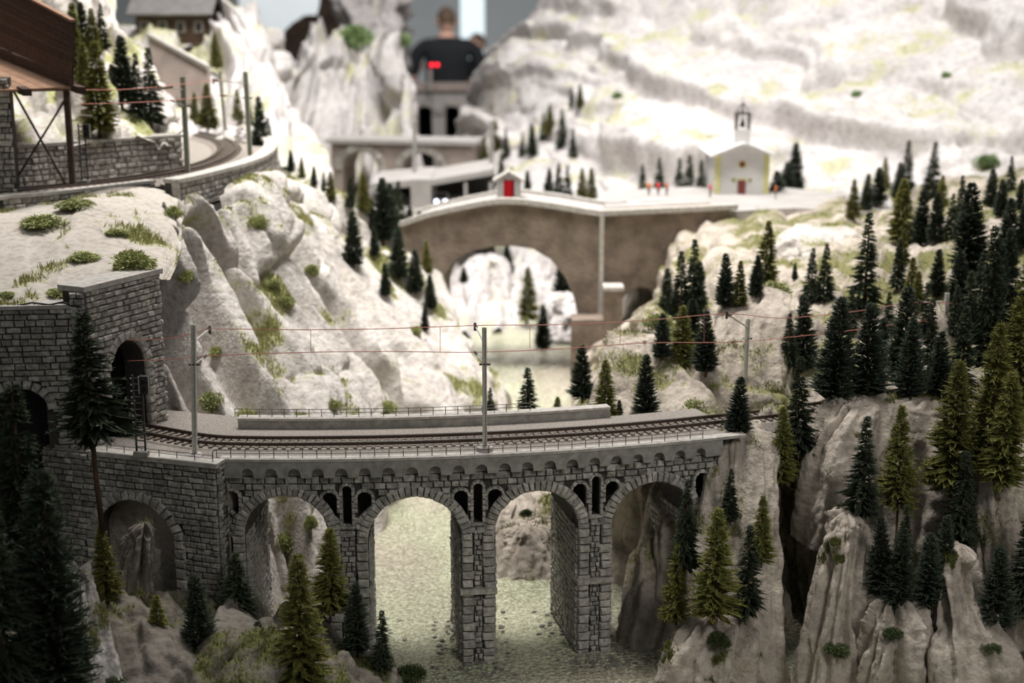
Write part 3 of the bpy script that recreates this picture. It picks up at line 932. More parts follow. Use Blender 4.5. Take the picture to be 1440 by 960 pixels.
def stone_variant(k, wedge=0.0, bev=0.16):
    """unit stone: x -.5...5, z -.5...5, back at y=0, face at y=-1"""
    r = random.Random(900 + k + int(wedge * 1000))
    mb = MB()
    j = lambda a: r.uniform(-a, a)
    ring = []
    for (inset, y) in ((0.0, 0.0), (0.0, -0.55), (bev, -1.0)):
        w = 0.5 - inset * 0.6
        h = 0.5 - inset
        q = [(-w, -h), (w, -h), (w, h), (-w, h)]
        pts = []
        for (x, z) in q:
            x2 = x * (1 + wedge * z * 2)
            pts.append((x2 + (j(0.045) if y else 0), y + (j(0.2) if y == -1.0 else 0), z + (j(0.05) if y else 0)))
        ring.append(pts)
    mb.v = [p for rg in ring for p in rg]
    for i in range(2):
        for a in range(4):
            b2 = (a + 1) % 4
            mb.f.append((4 * i + a, 4 * i + b2, 4 * i + 4 + b2, 4 * i + 4 + a))
    mb.f.append((8, 9, 10, 11))
    return mb


STONES = {}


def stone_meshes(mat, wedge=0.0):
    key = (mat, wedge)
    if key not in STONES:
        STONES[key] = [stone_variant(k, wedge).mesh('stone_block', mat) for k in range(6)]
    return STONES[key]


def stone_matrix(surf, s, z, w, h, dep, rot=0.0, o=0.0):
    """stone of width w, height h standing dep proud of the face at offset o, turned by rot in the face"""
    t, n = surf.tan(s), surf.out(s)
    T = np.array([t[0], t[1], 0])
    N = np.array([n[0], n[1], 0])
    Z = np.array([0, 0, 1.0])
    X = T * math.cos(rot) + Z * math.sin(rot)
    Y = -T * math.sin(rot) + Z * math.cos(rot)
    p = surf.at(s, z, o)
    M = Matrix.Identity(4)
    for r_ in range(3):
        M[r_][0] = X[r_] * w
        M[r_][1] = -N[r_] * dep
        M[r_][2] = Y[r_] * h
        M[r_][3] = p[r_]
    return M


def lay(parent, name, mats, mat, cap=300, wedge=0.0, stuff='stone_coursing'):
    """mats: list of placement matrices; the first `cap` become stones of their own, the rest one part"""
    ms = stone_meshes(mat, wedge)
    for i, M in enumerate(mats[:cap]):
        link(name, ms[i % 6], parent, M)
    if len(mats) > cap:
        base = [np.array([v.co[:] for v in m_.vertices]) for m_ in ms]
        fc = [tuple(p.vertices) for p in ms[0].polygons]
        V, F = [], []
        for i, M in enumerate(mats[cap:]):
            A = np.array(M)
            V.append(base[i % 6] @ A[:3, :3].T + A[:3, 3])
            F += [tuple(q + 12 * i for q in f) for f in fc]
        me = np_mesh(stuff, np.concatenate(V), np.array(F), mat, False)
        tag(link(stuff, me, parent), kind='stuff')


def courses(surf, s0, s1, z0, z1, rh, bw, ok=None, dep=0.0025, o=0.0, seed=1, gap=0.0007, top=None):
    """rubble courses between s0..s1 and z0..z1 (top(s) may lower z1); top rows come first"""
    r = random.Random(seed)
    out = []
    z = z1
    row = 0
    while z - rh * 0.6 > z0:
        h = rh * r.uniform(0.85, 1.15)
        s = s0 - r.uniform(0, bw)
        while s < s1:
            w = bw * r.uniform(0.6, 1.45)
            a, b2 = max(s, s0), min(s + w, s1)
            if b2 - a > bw * 0.25:
                m_ = (a + b2) / 2
                zz = z - h / 2
                if top is not None:
                    zz -= z1 - top(m_)
                if ok is None or ok(m_, zz):
                    out.append(stone_matrix(surf, m_, zz, b2 - a - gap, h - gap, dep * r.uniform(0.7, 1.35), r.uniform(-0.025, 0.025), o))
            s += w
        z -= h
        row += 1
    return out


def slab_wall(surf, s0, s1, z0, z1, o0, o1, n=24, ztop=None):
    """solid wall between offsets o0 (back) and o1 (face)"""
    mb = MB()
    S = np.linspace(s0, s1, n + 1)
    for a, b2 in zip(S[:-1], S[1:]):
        za, zb = (ztop(a), ztop(b2)) if ztop else (z1, z1)
        mb.hexa([surf.at(a, z0, o1), surf.at(b2, z0, o1), surf.at(b2, z0, o0), surf.at(a, z0, o0), surf.at(a, za, o1), surf.at(b2, zb, o1), surf.at(b2, zb, o0), surf.at(a, za, o0)])
    return mb


def strips(surf, s0, s1, step, o0, o1, intervals):
    """wall cut into upright strips; intervals(s) -> list of (zlo, zhi); equal counts are joined into sloping cells"""
    mb = MB()
    n = max(2, int((s1 - s0) / step))
    S = np.linspace(s0, s1, n + 1)
    for a, b2 in zip(S[:-1], S[1:]):
        e = (b2 - a) * 1e-3
        A, B = intervals(a + e), intervals(b2 - e)
        if len(A) != len(B):
            A = B = intervals((a + b2) / 2)
        for (l0, h0), (l1, h1) in zip(A, B):
            mb.hexa([surf.at(a, l0, o1), surf.at(b2, l1, o1), surf.at(b2, l1, o0), surf.at(a, l0, o0), surf.at(a, h0, o1), surf.at(b2, h1, o1), surf.at(b2, h1, o0), surf.at(a, h0, o0)])
    return mb


def sweep(surf, s0, s1, prof, n=60):
    """prof: closed outline of (offset, z) carried along the face"""
    mb = MB()
    k = len(prof)
    for i, s in enumerate(np.linspace(s0, s1, n + 1)):
        for (o, z) in prof:
            mb.v.append(tuple(surf.at(s, z, o)))
    for i in range(n):
        for a in range(k):
            b2 = (a + 1) % k
            mb.f.append((i * k + a, i * k + b2, (i + 1) * k + b2, (i + 1) * k + a))
    mb.f.append(tuple(range(k)))
    mb.f.append(tuple(n * k + a for a in range(k))[::-1])
    return mb


# ------------------------------------------------------------------ the long viaduct
VC, VR = (-0.1689, 1.9951), 0.9958
FACE = Arc(VC, VR)
WID = 0.080


def face_sz(px, py):
    """where the line of sight through a pixel meets the viaduct's face"""
    r = ray(px, py)
    t = 1.0
    o = np.array([0.0, 0.0])
    dx, dy = r[0], r[1]
    fx, fy = -VC[0], -VC[1]
    a = dx * dx + dy * dy
    b2 = 2 * (fx * dx + fy * dy)
    c = fx * fx + fy * fy - VR * VR
    t = (-b2 - math.sqrt(b2 * b2 - 4 * a * c)) / (2 * a)
    x, y, z = dx * t, dy * t, CAMZ + r[2] * t
    return VR * math.atan2(x - VC[0], VC[1] - y), z


def viaduct():
    root = empty('railway_viaduct', FACE.at(face_sz(672, 935)[0], ZR))
    tag(root, 'curved grey stone railway viaduct with four arches over the river', 'viaduct')
    S0, S1 = face_sz(314, 690)[0], face_sz(1010, 660)[0]
    spec = [(345, 462, 696), (517.6, 649, 697.5), (695, 813, 689), (859, 973, 677)]
    arches = []
    for (l, r_, ap) in spec:
        sl, sr = face_sz(l, 760)[0], face_sz(r_, 760)[0]
        zc = face_sz((l + r_) / 2, ap)[1]
        rad = (sr - sl) / 2
        arches.append(((sl + sr) / 2, zc - rad, rad))
    ring = 0.0082
    zb = 1.14
    band_lo = ZD - 0.0125

    def arch_z(s, grow=0.0):
        for (c, zs, rad) in arches:
            if abs(s - c) < rad + grow:
                return zs + math.sqrt(max((rad + grow) ** 2 - (s - c) ** 2, 0))
        return None

    # openings over the piers: a tall slot between two drop-shaped ones
    piers = [((arches[i][0] + arches[i][2] + arches[i + 1][0] - arches[i + 1][2]) / 2) for i in range(3)]
    slots = []   # (centre s, half width, z low, z high, kind)
    for i, pc in enumerate(piers):
        zt = arches[i][1] + arches[i][2] * 0.5 + arches[i + 1][1] * 0.5 - arches[i][1] * 0.5
        za = (arches[i][1] + arches[i][2] + arches[i + 1][1] + arches[i + 1][2]) / 2
        slots.append((pc, 0.0033, za - 0.0225, za + 0.0085, 'slot'))
        for sg in (-1, 1):
            slots.append((pc + sg * 0.0128, 0.0052, za - 0.0175, za + 0.0035, 'drop%d' % sg))
    zl = arches[0][1] + arches[0][2]
    slots.append((arches[0][0] - arches[0][2] - 0.0085, 0.0052, zl - 0.0175, zl + 0.0035, 'drop-1'))
    zl = arches[3][1] + arches[3][2]
    slots.append((arches[3][0] + arches[3][2] + 0.006, 0.0055, zl - 0.0175, zl + 0.0035, 'slot'))

    def slot_gap(s):
        g = []
        for (c, hw, lo, hi, kd) in slots:
            x = (s - c) / hw
            if abs(x) >= 1:
                continue
            top = hi - hw + hw * math.sqrt(1 - x * x)
            if kd == 'slot':
                g.append((lo, top))
            else:
                sg = 1 if kd.endswith('1') and '-' not in kd else -1
                # the foot of a drop leans along the arch ring towards the pier axis
                g.append((lo + (0.5 + 0.5 * sg * x) * 0.010, top))
        return g

    def iv_core(s):
        z = arch_z(s)
        return [(zb if z is None else z, ZD)]

    def iv_front(s):
        z = arch_z(s)
        lo = zb if z is None else z
        out = []
        for (a, b2) in sorted(slot_gap(s)):
            if a > lo:
                out.append((lo, a))
            lo = max(lo, b2)
        out.append((lo, ZD))
        return out

    strips(FACE, S0, S1, 0.0016, -WID, -0.013, iv_core).build('arch_barrel', 'mortar', root)
    strips(FACE, S0, S1, 0.0011, -0.013, 0.0, iv_front).build('face_wall', 'mortar', root)

    # deck band with a row of small blind arches, and the pale coping above it
    bsp = 0.0171
    ctrs = [face_sz(350, 657)[0] + bsp * k for k in range(-3, 24)]
    ctrs = [c for c in ctrs if S0 + 0.004 < c < S1 - 0.004]

    def iv_band(s):
        lo = band_lo
        for c in ctrs:
            x = (s - c) / 0.0044
            if abs(x) < 1:
                lo = band_lo + 0.0028 + 0.0044 * math.sqrt(1 - x * x)
        return [(lo, ZD - 0.0002)]
    strips(FACE, S0, S1, 0.0007, 0.0, 0.0062, iv_band).build('deck_band', 'concrete', root)
    for c in ctrs:
        # the recessed back of each blind arch
        mb = MB()
        pts = [FACE.at(c + 0.0043 * math.cos(a), band_lo + 0.0028 + 0.0043 * math.sin(a), 0.0003) for a in np.linspace(0, math.pi, 9)]
        pts += [FACE.at(c - 0.0043, band_lo, 0.0003), FACE.at(c + 0.0043, band_lo, 0.0003)]
        n = FACE.out(c)
        mb.prism(pts, (-0.0015 * n[0], -0.0015 * n[1], 0)).build('blind_arch', 'concrete', root)
    sweep(FACE, S0, S1 + 0.02, [(-0.002, ZD), (0.0068, ZD), (0.0068, ZD + 0.0022), (-0.002, ZD + 0.0022)], 90).build('coping_strip', 'coping', root)
    sweep(FACE, S0 - 0.02, S1 + 0.02, [(-WID + 0.002, ZD - 0.001), (-0.001, ZD - 0.001), (-0.001, ZD + 0.0008), (-WID + 0.002, ZD + 0.0008)], 90).build('deck_gravel', 'ballast', root)
    # rear parapet kerb
    k0, k1 = face_sz(300, 640)[0], face_sz(905, 625)[0]
    sweep(FACE, k0, k1, [(-WID - 0.004, ZD - 0.002), (-WID + 0.004, ZD - 0.002), (-WID + 0.004, ZD + 0.0075), (-WID - 0.004, ZD + 0.0075)], 90).build('rear_kerb', 'concrete', root)
    sweep(FACE, k0, k1, [(-WID - 0.005, ZD + 0.0075), (-WID + 0.005, ZD + 0.0075), (-WID + 0.005, ZD + 0.0095), (-WID - 0.005, ZD + 0.0095)], 90).build('kerb_cap', 'coping', root)

    # voussoirs
    vs = []
    for (c, zs, rad) in arches:
        n = 27
        for k in range(n):
            a = math.pi * (k + 0.5) / n
            rr = rad + ring / 2
            vs.append(stone_matrix(FACE, c + rr * math.cos(a), zs + rr * math.sin(a), math.pi * (rad + ring * 0.5) / n - 0.0005, ring, 0.0042 + random.uniform(-.0005, .0005), a - math.pi / 2, -0.0004))
    lay(root, 'voussoir', vs, 'stone_pale', wedge=0.06)
    # quoins at the pier edges, below the springing
    qs, fill = [], []
    for i, (c, zs, rad) in enumerate(arches):
        for sg in (-1, 1):
            if (i == 0 and sg < 0 and False) or (i == 3 and sg > 0):
                continue
            z = zs
            while z > ZR - 0.002:
                h = random.uniform(0.0058, 0.0076)
                w = 0.0085 + random.uniform(-0.0006, 0.0012)
                qs.append(stone_matrix(FACE, c + sg * (rad + w / 2), z - h / 2, w, h - 0.0006, 0.0042 + random.uniform(-.0006, .0006), 0, -0.0004))
                z -= h
    lay(root, 'quoin', qs, 'stone_pale')
    # small stones between the quoins of a pier
    for i, pc in enumerate(piers):
        a0 = arches[i][0] + arches[i][2] + 0.0092
        a1 = arches[i + 1][0] - arches[i + 1][2] - 0.0092
        zt = (arches[i][1] + arches[i + 1][1]) / 2 + 0.006
        fill += courses(FACE, a0, a1, ZR - 0.002, zt, 0.0042, 0.0052, dep=0.0022, seed=40 + i)
    lay(root, 'pier_stone', fill, 'stone', stuff='pier_coursing')

    # spandrel stones
    def ok(s, z):
        az = arch_z(s, ring + 0.0012)
        for (c, zs, rad) in arches:
            if math.hypot(s - c, max(z - zs, 0)) < rad + ring * 0.75 and (z > zs or abs(s - c) < rad + ring):
                return False
        for (c, hw, lo, hi, kd) in slots:
            if abs(s - c) < hw + 0.0030 and lo - 0.001 < z < hi + 0.0022:
                return False
        return True
    sp = courses(FACE, S0, S1, min(a[1] for a in arches) + 0.004, band_lo - 0.0004, 0.0054, 0.0078, ok, dep=0.0026, seed=5)
    lay(root, 'wall_stone', sp, 'stone', stuff='spandrel_coursing')
    # stone edging of the openings
    ed = []
    for (c, hw, lo, hi, kd) in slots:
        e = 0.0024
        zc = hi - hw
        zlo = lo if kd == 'slot' else lo + 0.005
        n = max(3, int((zc - zlo) / 0.0042))
        for sg in (-1, 1):
            for k in range(n):
                z = zlo + (zc - zlo) * (k + 0.5) / n
                ed.append(stone_matrix(FACE, c + sg * (hw + e / 2), z, e, (zc - zlo) / n - 0.0004, 0.0036, 0, -0.0003))
        m_ = 5
        for k in range(m_):
            a = math.pi * (k + 0.5) / m_
            rr = hw + e / 2
            ed.append(stone_matrix(FACE, c + rr * math.cos(a), zc + rr * math.sin(a), math.pi * rr / m_, e, 0.0036, a - math.pi / 2, -0.0003))
        if kd == 'slot':
            ed.append(stone_matrix(FACE, c, lo - 0.0012, hw * 2 + 2 * e, 0.0024, 0.0036, 0, -0.0003))
        else:
            sg = 1 if '-' not in kd else -1
            for k in range(3):
                x = -1 + (k + 0.5) * 2 / 3
                ed.append(stone_matrix(FACE, c + x * hw, lo + (0.5 + 0.5 * sg * x) * 0.010 - 0.0008, hw * 0.75, e, 0.0036, math.atan(sg * 0.010 / (2 * hw)), -0.0003))
    lay(root, 'opening_stone', ed, 'stone_pale')
    # string courses round the piers
    for i in (0, 1, 2):
        a0 = arches[i][0] + arches[i][2] - 0.0015
        a1 = arches[i + 1][0] - arches[i + 1][2] + 0.0015
        zs = face_sz({0: 490, 1: 672, 2: 836}[i], {0: 832, 1: 828, 2: 813}[i])[1]
        sweep(FACE, a0, a1, [(-WID - 0.001, zs - 0.0022), (0.0055, zs - 0.0022), (0.0055, zs + 0.0016), (-WID - 0.001, zs + 0.0016)], 8).build('string_course', 'stone_pale', root)
    # stones on the pier sides that face the openings, and on the vaults
    jm, vt = [], []
    for i, (c, zs, rad) in enumerate(arches):
        for sg in (-1, 1):
            s = c + sg * rad
            A, B = FACE.at(s, 0, 0), FACE.at(s, 0, -WID)
            ln = Line(A, B) if sg < 0 else Line(B, A)
            # outside of the line must look into the opening
            cen = FACE.at(c, 0, -WID / 2)[:2]
            if np.dot(ln.n, cen - (ln.A + ln.B) / 2) < 0:
                ln = Line(B, A) if sg < 0 else Line(A, B)
            jm += courses(ln, 0.0, ln.L, ZR, zs, 0.0046, 0.0062, dep=0.0016, seed=70 + i * 2 + (sg > 0))
    random.Random(3).shuffle(jm)
    lay(root, 'side_stone', jm, 'stone', stuff='side_coursing')
    return arches, S0, S1


ARCHES, VS0, VS1 = viaduct()


# ------------------------------------------------------------------ straight and curved walls


def portal_top(s):
    return None


def wall_thing(name, label, surf, s0, s1, z0, z1, rh, bw, thick, mat='stone', ok=None, dep=0.0025, seed=1, cap=300, coping=None, cat='wall', core=True, root=None, ztop=None, n=24, stone='wall_stone', cop_w=0.006, cop_h=0.004):
    if root is None:
        root = empty(name, surf.at((s0 + s1) / 2, z0))
        tag(root, label, cat)
    if core:
        slab_wall(surf, s0, s1, z0, z1, -thick, 0.0, n, ztop).build('wall_core', 'mortar', root)
    lay(root, stone, courses(surf, s0, s1, z0, z1, rh, bw, ok, dep, 0.0, seed, top=ztop), mat, cap)
    if coping:
        if ztop is not None:
            strips(surf, s0, s1, 0.01, -thick, 0.004, lambda s: [(ztop(s), ztop(s) + 0.003)]).build('coping', coping, root)
        else:
            sweep(surf, s0 - 0.001, s1 + 0.001, [(-thick - 0.001, z1), (cop_w, z1), (cop_w, z1 + cop_h), (-thick - 0.001, z1 + cop_h)], max(n, 8)).build('coping', coping, root)
    return root


# abutment with the big blind arch
AB_D = 0.962
A0 = Q(60, 629, ZD)
A1 = Q(304, 655, ZD)
ABL = Line(A0, A1)
ab = empty('masonry_abutment', ABL.at(ABL.L / 2, 1.22))
tag(ab, 'dark masonry abutment with one big blind arch beside the viaduct', 'abutment')
AZ = ZD - 0.001


def on_ab(px, py):
    r = ray(px, py)
    t, s = np.linalg.solve(np.array([[r[0], -ABL.t[0]], [r[1], -ABL.t[1]]]), ABL.A)
    return s, CAMZ + r[2] * t


bl, _ = on_ab(138, 760)
br, _ = on_ab(247, 760)
_, bap = on_ab(190, 703)
brad = (br - bl) / 2
bc, bz = (bl + br) / 2, bap - brad
bring = 0.0085


def iv_ab(s):
    x = s - bc
    if abs(x) < brad:
        return [(bz + math.sqrt(brad ** 2 - x * x), AZ)]
    return [(1.2, AZ)]


strips(ABL, 0, ABL.L, 0.002, -0.014, 0.0, iv_ab).build('wall_core', 'mortar', ab)
slab_wall(ABL, 0, ABL.L, 1.2, AZ, -0.06, -0.014, 6).build('niche_back', 'grey_rock', ab)


def ok_ab(s, z):
    x = abs(s - bc)
    return not (x < brad + bring * 0.7 and z < bz) and math.hypot(x, max(z - bz, 0)) > brad + bring * 0.7


lay(ab, 'wall_stone', courses(ABL, 0, ABL.L, 1.215, AZ, 0.0047, 0.0088, ok_ab, 0.0026, seed=12), 'stone', 300)
vs = []
for k in range(19):
    a = math.pi * (k + 0.5) / 19
    rr = brad + bring / 2
    vs.append(stone_matrix(ABL, bc + rr * math.cos(a), bz + rr * math.sin(a), math.pi * rr / 19 - 0.0006, bring, 0.0036, a - math.pi / 2, -0.0003))
for sg in (-1, 1):
    z = bz
    while z > 1.225:
        vs.append(stone_matrix(ABL, bc + sg * (brad + bring / 2), z - 0.004, bring, 0.0074, 0.0036, 0, -0.0003))
        z -= 0.008
lay(ab, 'voussoir', vs, 'stone_pale', wedge=0.06)
# its side towards the viaduct
B0 = ABL.at(ABL.L, 0, 0.0)
ABR = Line(B0, (B0[0] + 0.002, 1.004))
slab_wall(ABR, 0.003, ABR.L, 1.2, AZ, -0.008, 0.0, 2).build('side_core', 'mortar', ab)
lay(ab, 'side_stone', courses(ABR, 0, ABR.L, 1.215, AZ, 0.0047, 0.0075, None, 0.0026, seed=13), 'stone')
slab_wall(ABL, 0.0, ABL.L + 0.002, AZ - 0.003, AZ + 0.0012, -0.12, 0.0, 2).build('top_slab', 'ballast', ab)
sweep(ABL, on_ab(128, 636)[0], ABL.L + 0.002, [(-0.010, AZ), (0.0035, AZ), (0.0035, AZ + 0.0035), (-0.010, AZ + 0.0035)], 8).build('coping', 'coping', ab)

# tunnel portal wall
T0, T1 = P(117, 410, 1.03), P(222, 383, 1.106)
TL = Line(T0, T1)
TZ = float(T0[2])
pw = empty('tunnel_portal', TL.at(TL.L / 2, ZD))
tag(pw, 'masonry tunnel portal with a dark arched mouth and pale ring', 'tunnel portal')


def on_line(ln, px, py):
    r = ray(px, py)
    M = np.array([[r[0], -ln.t[0]], [r[1], -ln.t[1]]])
    t, s = np.linalg.solve(M, ln.A)
    return s, CAMZ + r[2] * t


pl, _ = on_line(TL, 154, 560)
pr, _ = on_line(TL, 206, 560)
_, pap = on_line(TL, 184, 477)
prad = (pr - pl) / 2
pc = (pl + pr) / 2
pz = pap - prad * 1.25
pring = 0.0075


def por_z(x, g=0.0):
    return pz + 1.25 * math.sqrt(max((prad + g) ** 2 - x * x, 0))


def iv_p(s):
    x = s - pc
    if abs(x) < prad:
        return [(por_z(x), TZ)]
    return [(1.28, TZ)]


strips(TL, 0, TL.L, 0.0015, -0.02, 0.0, iv_p).build('wall_core', 'mortar', pw)
# tunnel tube running back into the hill
tb = MB()
prof = [(-prad - .002, ZD - 0.004), (-prad - .002, pz)] + [((prad + .002) * -math.cos(a), pz + 1.25 * (prad + .002) * math.sin(a)) for a in np.linspace(0.15, math.pi - 0.15, 12)] + [(prad + .002, pz), (prad + .002, ZD - 0.004)]
for o in (-0.001, -0.16):
    for (x, z) in prof:
        tb.v.append(tuple(TL.at(pc + x, z, o)))
k = len(prof)
tb.f = [(i, i + 1, k + i + 1, k + i) for i in range(k - 1)] + [tuple(range(k, 2 * k))]
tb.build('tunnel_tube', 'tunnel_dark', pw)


def ok_p(s, z):
    x = abs(s - pc)
    return not (x < prad + pring * .7 and z < pz) and (x > prad + pring * .7 or z > por_z(x, pring * .7))


lay(pw, 'wall_stone', courses(TL, 0, TL.L, 1.30, TZ, 0.0046, 0.0082, ok_p, 0.003, seed=21), 'stone_pale', 300)
vs = []
for k in range(13):
    a = math.pi * (k + 0.5) / 13
    rr = prad + pring / 2
    ang = math.atan2(math.sin(a), 1.25 * math.cos(a))
    vs.append(stone_matrix(TL, pc + rr * math.cos(a), pz + 1.25 * rr * math.sin(a), math.pi * rr * 1.1 / 13 - 0.0004, pring, 0.004, ang - math.pi / 2, -0.0003))
for sg in (-1, 1):
    z = pz
    while z > ZD:
        vs.append(stone_matrix(TL, pc + sg * (prad + pring / 2), z - 0.0036, pring, 0.0068, 0.004, 0, -0.0003))
        z -= 0.0072
lay(pw, 'voussoir', vs, 'stone_warm', wedge=0.05)
sweep(TL, -0.003, TL.L + 0.002, [(-0.022, TZ), (0.0035, TZ), (0.0035, TZ + 0.004), (-0.022, TZ + 0.004)], 8).build('coping', 'coping', pw)

# front retaining wall under the sandy shelf, with a low dark arch
W0, W1 = P(-90, 437, 1.018), T0
WL = Line(W0, W1)
WZ = float(P(60, 434, 1.026)[2])
rw = empty('retaining_wall', WL.at(WL.L / 2, 1.25))
tag(rw, 'shaded masonry retaining wall under the sandy shelf with a low arch', 'wall')
ac, azz = on_line(WL, 28, 575)
arad = 0.021


def iv_w(s):
    x = s - ac
    if abs(x) < arad:
        return [(azz + math.sqrt(arad ** 2 - x * x) * 0.8, WZ)]
    return [(1.2, WZ)]


strips(WL, 0, WL.L, 0.002, -0.015, 0.0, iv_w).build('wall_core', 'mortar', rw)
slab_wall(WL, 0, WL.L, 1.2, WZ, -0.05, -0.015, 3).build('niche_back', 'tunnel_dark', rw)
lay(rw, 'wall_stone', courses(WL, 0, WL.L, 1.27, WZ, 0.0046, 0.0088, lambda s, z: not (abs(s - ac) < arad + 0.007 and z < azz + 0.8 * math.sqrt(max((arad + .007) ** 2 - (s - ac) ** 2, 0))), 0.0028, seed=31), 'stone', 300)
vs = []
for k in range(11):
    a = math.pi * (k + 0.5) / 11
    rr = arad + 0.003
    vs.append(stone_matrix(WL, ac + rr * math.cos(a), azz + 0.8 * rr * math.sin(a), 0.0058, 0.0065, 0.004, math.atan2(math.sin(a), 0.8 * math.cos(a)) - math.pi / 2))
lay(rw, 'voussoir', vs, 'stone', wedge=0.06)
sweep(WL, 0, WL.L, [(-0.03, WZ), (0.003, WZ), (0.003, WZ + 0.0028), (-0.03, WZ + 0.0028)], 8).build('coping', 'coping', rw)
WX = Line(W0 + np.array([-0.5, -0.02, 0]), W0)
slab_wall(WX, 0, WX.L, 1.2, WZ, -0.05, 0.0, 4).build('wall_core', 'mortar', rw)
lay(rw, 'wall_stone', courses(WX, 0, WX.L, 1.25, WZ, 0.0046, 0.0088, None, 0.0028, seed=35), 'stone', 0)
sweep(WX, 0, WX.L, [(-0.03, WZ), (0.003, WZ), (0.003, WZ + 0.0028), (-0.03, WZ + 0.0028)], 8).build('coping', 'coping', rw)
# black cable lying along its top
mb = MB()
mb.tube([P(px, py - 1.5, 1.026) for (px, py) in ((-20, 431), (20, 432), (45, 427), (70, 430), (88, 426), (100, 431), (114, 433))], 0.0007, 6)
tag(mb.build('cable', 'cable_black'), 'thin black cable lying along the top of the shaded retaining wall', 'cable')

# corner pier where the two walls meet
CP = Line(P(117, 410, 1.03), P(100, 410, 1.026))
slab_wall(WL, WL.L - 0.010, WL.L + 0.001, 1.25, TZ, -0.02, 0.0012, 2).build('corner_core', 'mortar', pw)
lay(pw, 'corner_stone', courses(WL, WL.L - 0.010, WL.L + 0.001, 1.27, TZ, 0.0046, 0.008, None, 0.003, 0.0012, seed=33), 'stone')

# ---- walls of the upper line
LW = Path([Q(-120, 286, ZU) - np.array([0.4, 0.03, 0])] + [Q(px, py, ZU) for (px, py) in ((-120, 286), (0, 277), (60, 272), (120, 265), (170, 259), (216, 254))])
wall_thing('low_wall', 'low masonry wall with a pale top along the upper line', LW, 0, LW.L, ZU - 0.032, ZU - 0.002, 0.0058, 0.0092, 0.02, 'stone_pale', seed=41, coping='coping', cop_w=0.003, cop_h=0.003)
CWp = [Q(px, py, ZU) for (px, py) in ((247, 262), (275, 256), (310, 247), (345, 237), (372, 226), (385, 214), (386, 204), (372, 197), (356, 196))]
CW = Path(CWp)
wall_thing('curved_wall', 'curved masonry parapet wall with a broad white coping on the upper bend', CW, 0, CW.L, ZU - 0.027, ZU + 0.003, 0.0054, 0.0088, 0.012, 'stone_warm', seed=42, coping='coping', n=60, cop_w=0.004, cop_h=0.004)
MB().tube([Q(247, 262, ZU) + np.array([0, 0, z]) for z in (-0.027, 0.006)], 0.004, 8).build('end_post', 'stone_warm', bpy.data.objects['curved_wall'])
IW0, IW1 = Q(-40, 268, ZU), Q(256, 236, ZU)
IW = Line(IW0, IW1)
wall_thing('inner_wall', 'masonry wall between the upper track and the rock slope', IW, 0, IW.L, ZU - 0.006, ZU + 0.034, 0.0056, 0.0088, 0.025, 'stone_warm', seed=43, cap=300, dep=0.0035, coping='stone_warm',
           ztop=lambda s: ZU + 0.037 - 0.004 * s / IW.L)
FW = Line(Q(-70, 268, ZU), P(19, 200, IW0[1] + 0.05))
wall_thing('tower_wall', 'tall dark masonry pier behind the timber posts', Line(P(-60, 266, 1.305), P(21, 264, 1.318)), 0, 0.052, ZU - 0.004, ZU + 0.105, 0.0058, 0.0088, 0.03, 'stone', seed=44)

# ---- upper track bed
bed = MB()
bp_ = [Q(-60, 266, ZU - 0.004) - np.array([0.45, 0, 0]), Q(-140, 290, ZU - 0.004) - np.array([0.4, 0.03, 0])] + [Q(px, py, ZU - 0.004) for (px, py) in ((-140, 290), (0, 279), (120, 267), (216, 256), (247, 264), (310, 249), (372, 228), (388, 212), (384, 198), (340, 186), (250, 180), (255, 236), (-60, 266))]
bed.prism(bp_, (0, 0, -0.02))
tag(bed.build('track_bed', 'ballast'), 'dusty flat track bed of the upper line inside the curved wall', 'ground', kind='structure')

# ================================================================== RAILWAY
_SL = None


def railway(name, label, pts, z, smooth_n=200, gauge=0.0165, pitch=0.0066, width=0.034, thick=0.006):
    global _SL
    pa = Path(pts, smooth_n)
    root = empty(name, pa.at(pa.L / 2, z))
    tag(root, label, 'railway track')
    n = int(pa.L / 0.008)
    sweep(pa, 0, pa.L, [(-width / 2 - 0.006, z - thick), (width / 2 + 0.006, z - thick), (width / 2, z), (-width / 2, z)], n).build('ballast', 'ballast', root)
    for sg in (-1, 1):
        o = sg * gauge / 2
        rl = sweep(pa, 0, pa.L, [(o - 0.0011, z + 0.0012), (o + 0.0011, z + 0.0012), (o + 0.0005, z + 0.0018), (o + 0.0006, z + 0.0034), (o - 0.0006, z + 0.0034), (o - 0.0005, z + 0.0018)], n).build('rail', 'rail_steel', root)
        sweep(pa, 0, pa.L, [(o - 0.0006, z + 0.0034), (o + 0.0006, z + 0.0034), (o + 0.0005, z + 0.0038), (o - 0.0005, z + 0.0038)], n).build('rail_head', 'rail_head', rl)
    if _SL is None:
        _SL = MB().cbox((0, 0, 0), 0.0027, 0.03, 0.0018).mesh('sleeper', 'sleeper')
    k = int(pa.L / pitch)
    for i in range(min(k, 300)):
        s = (i + 0.5) * pitch
        t = pa.tan(s)
        p = pa.at(s, z + 0.0004)
        link('sleeper', _SL, root, Matrix.Translation(p) @ Matrix.Rotation(math.atan2(t[1], t[0]), 4, 'Z'))
    return pa


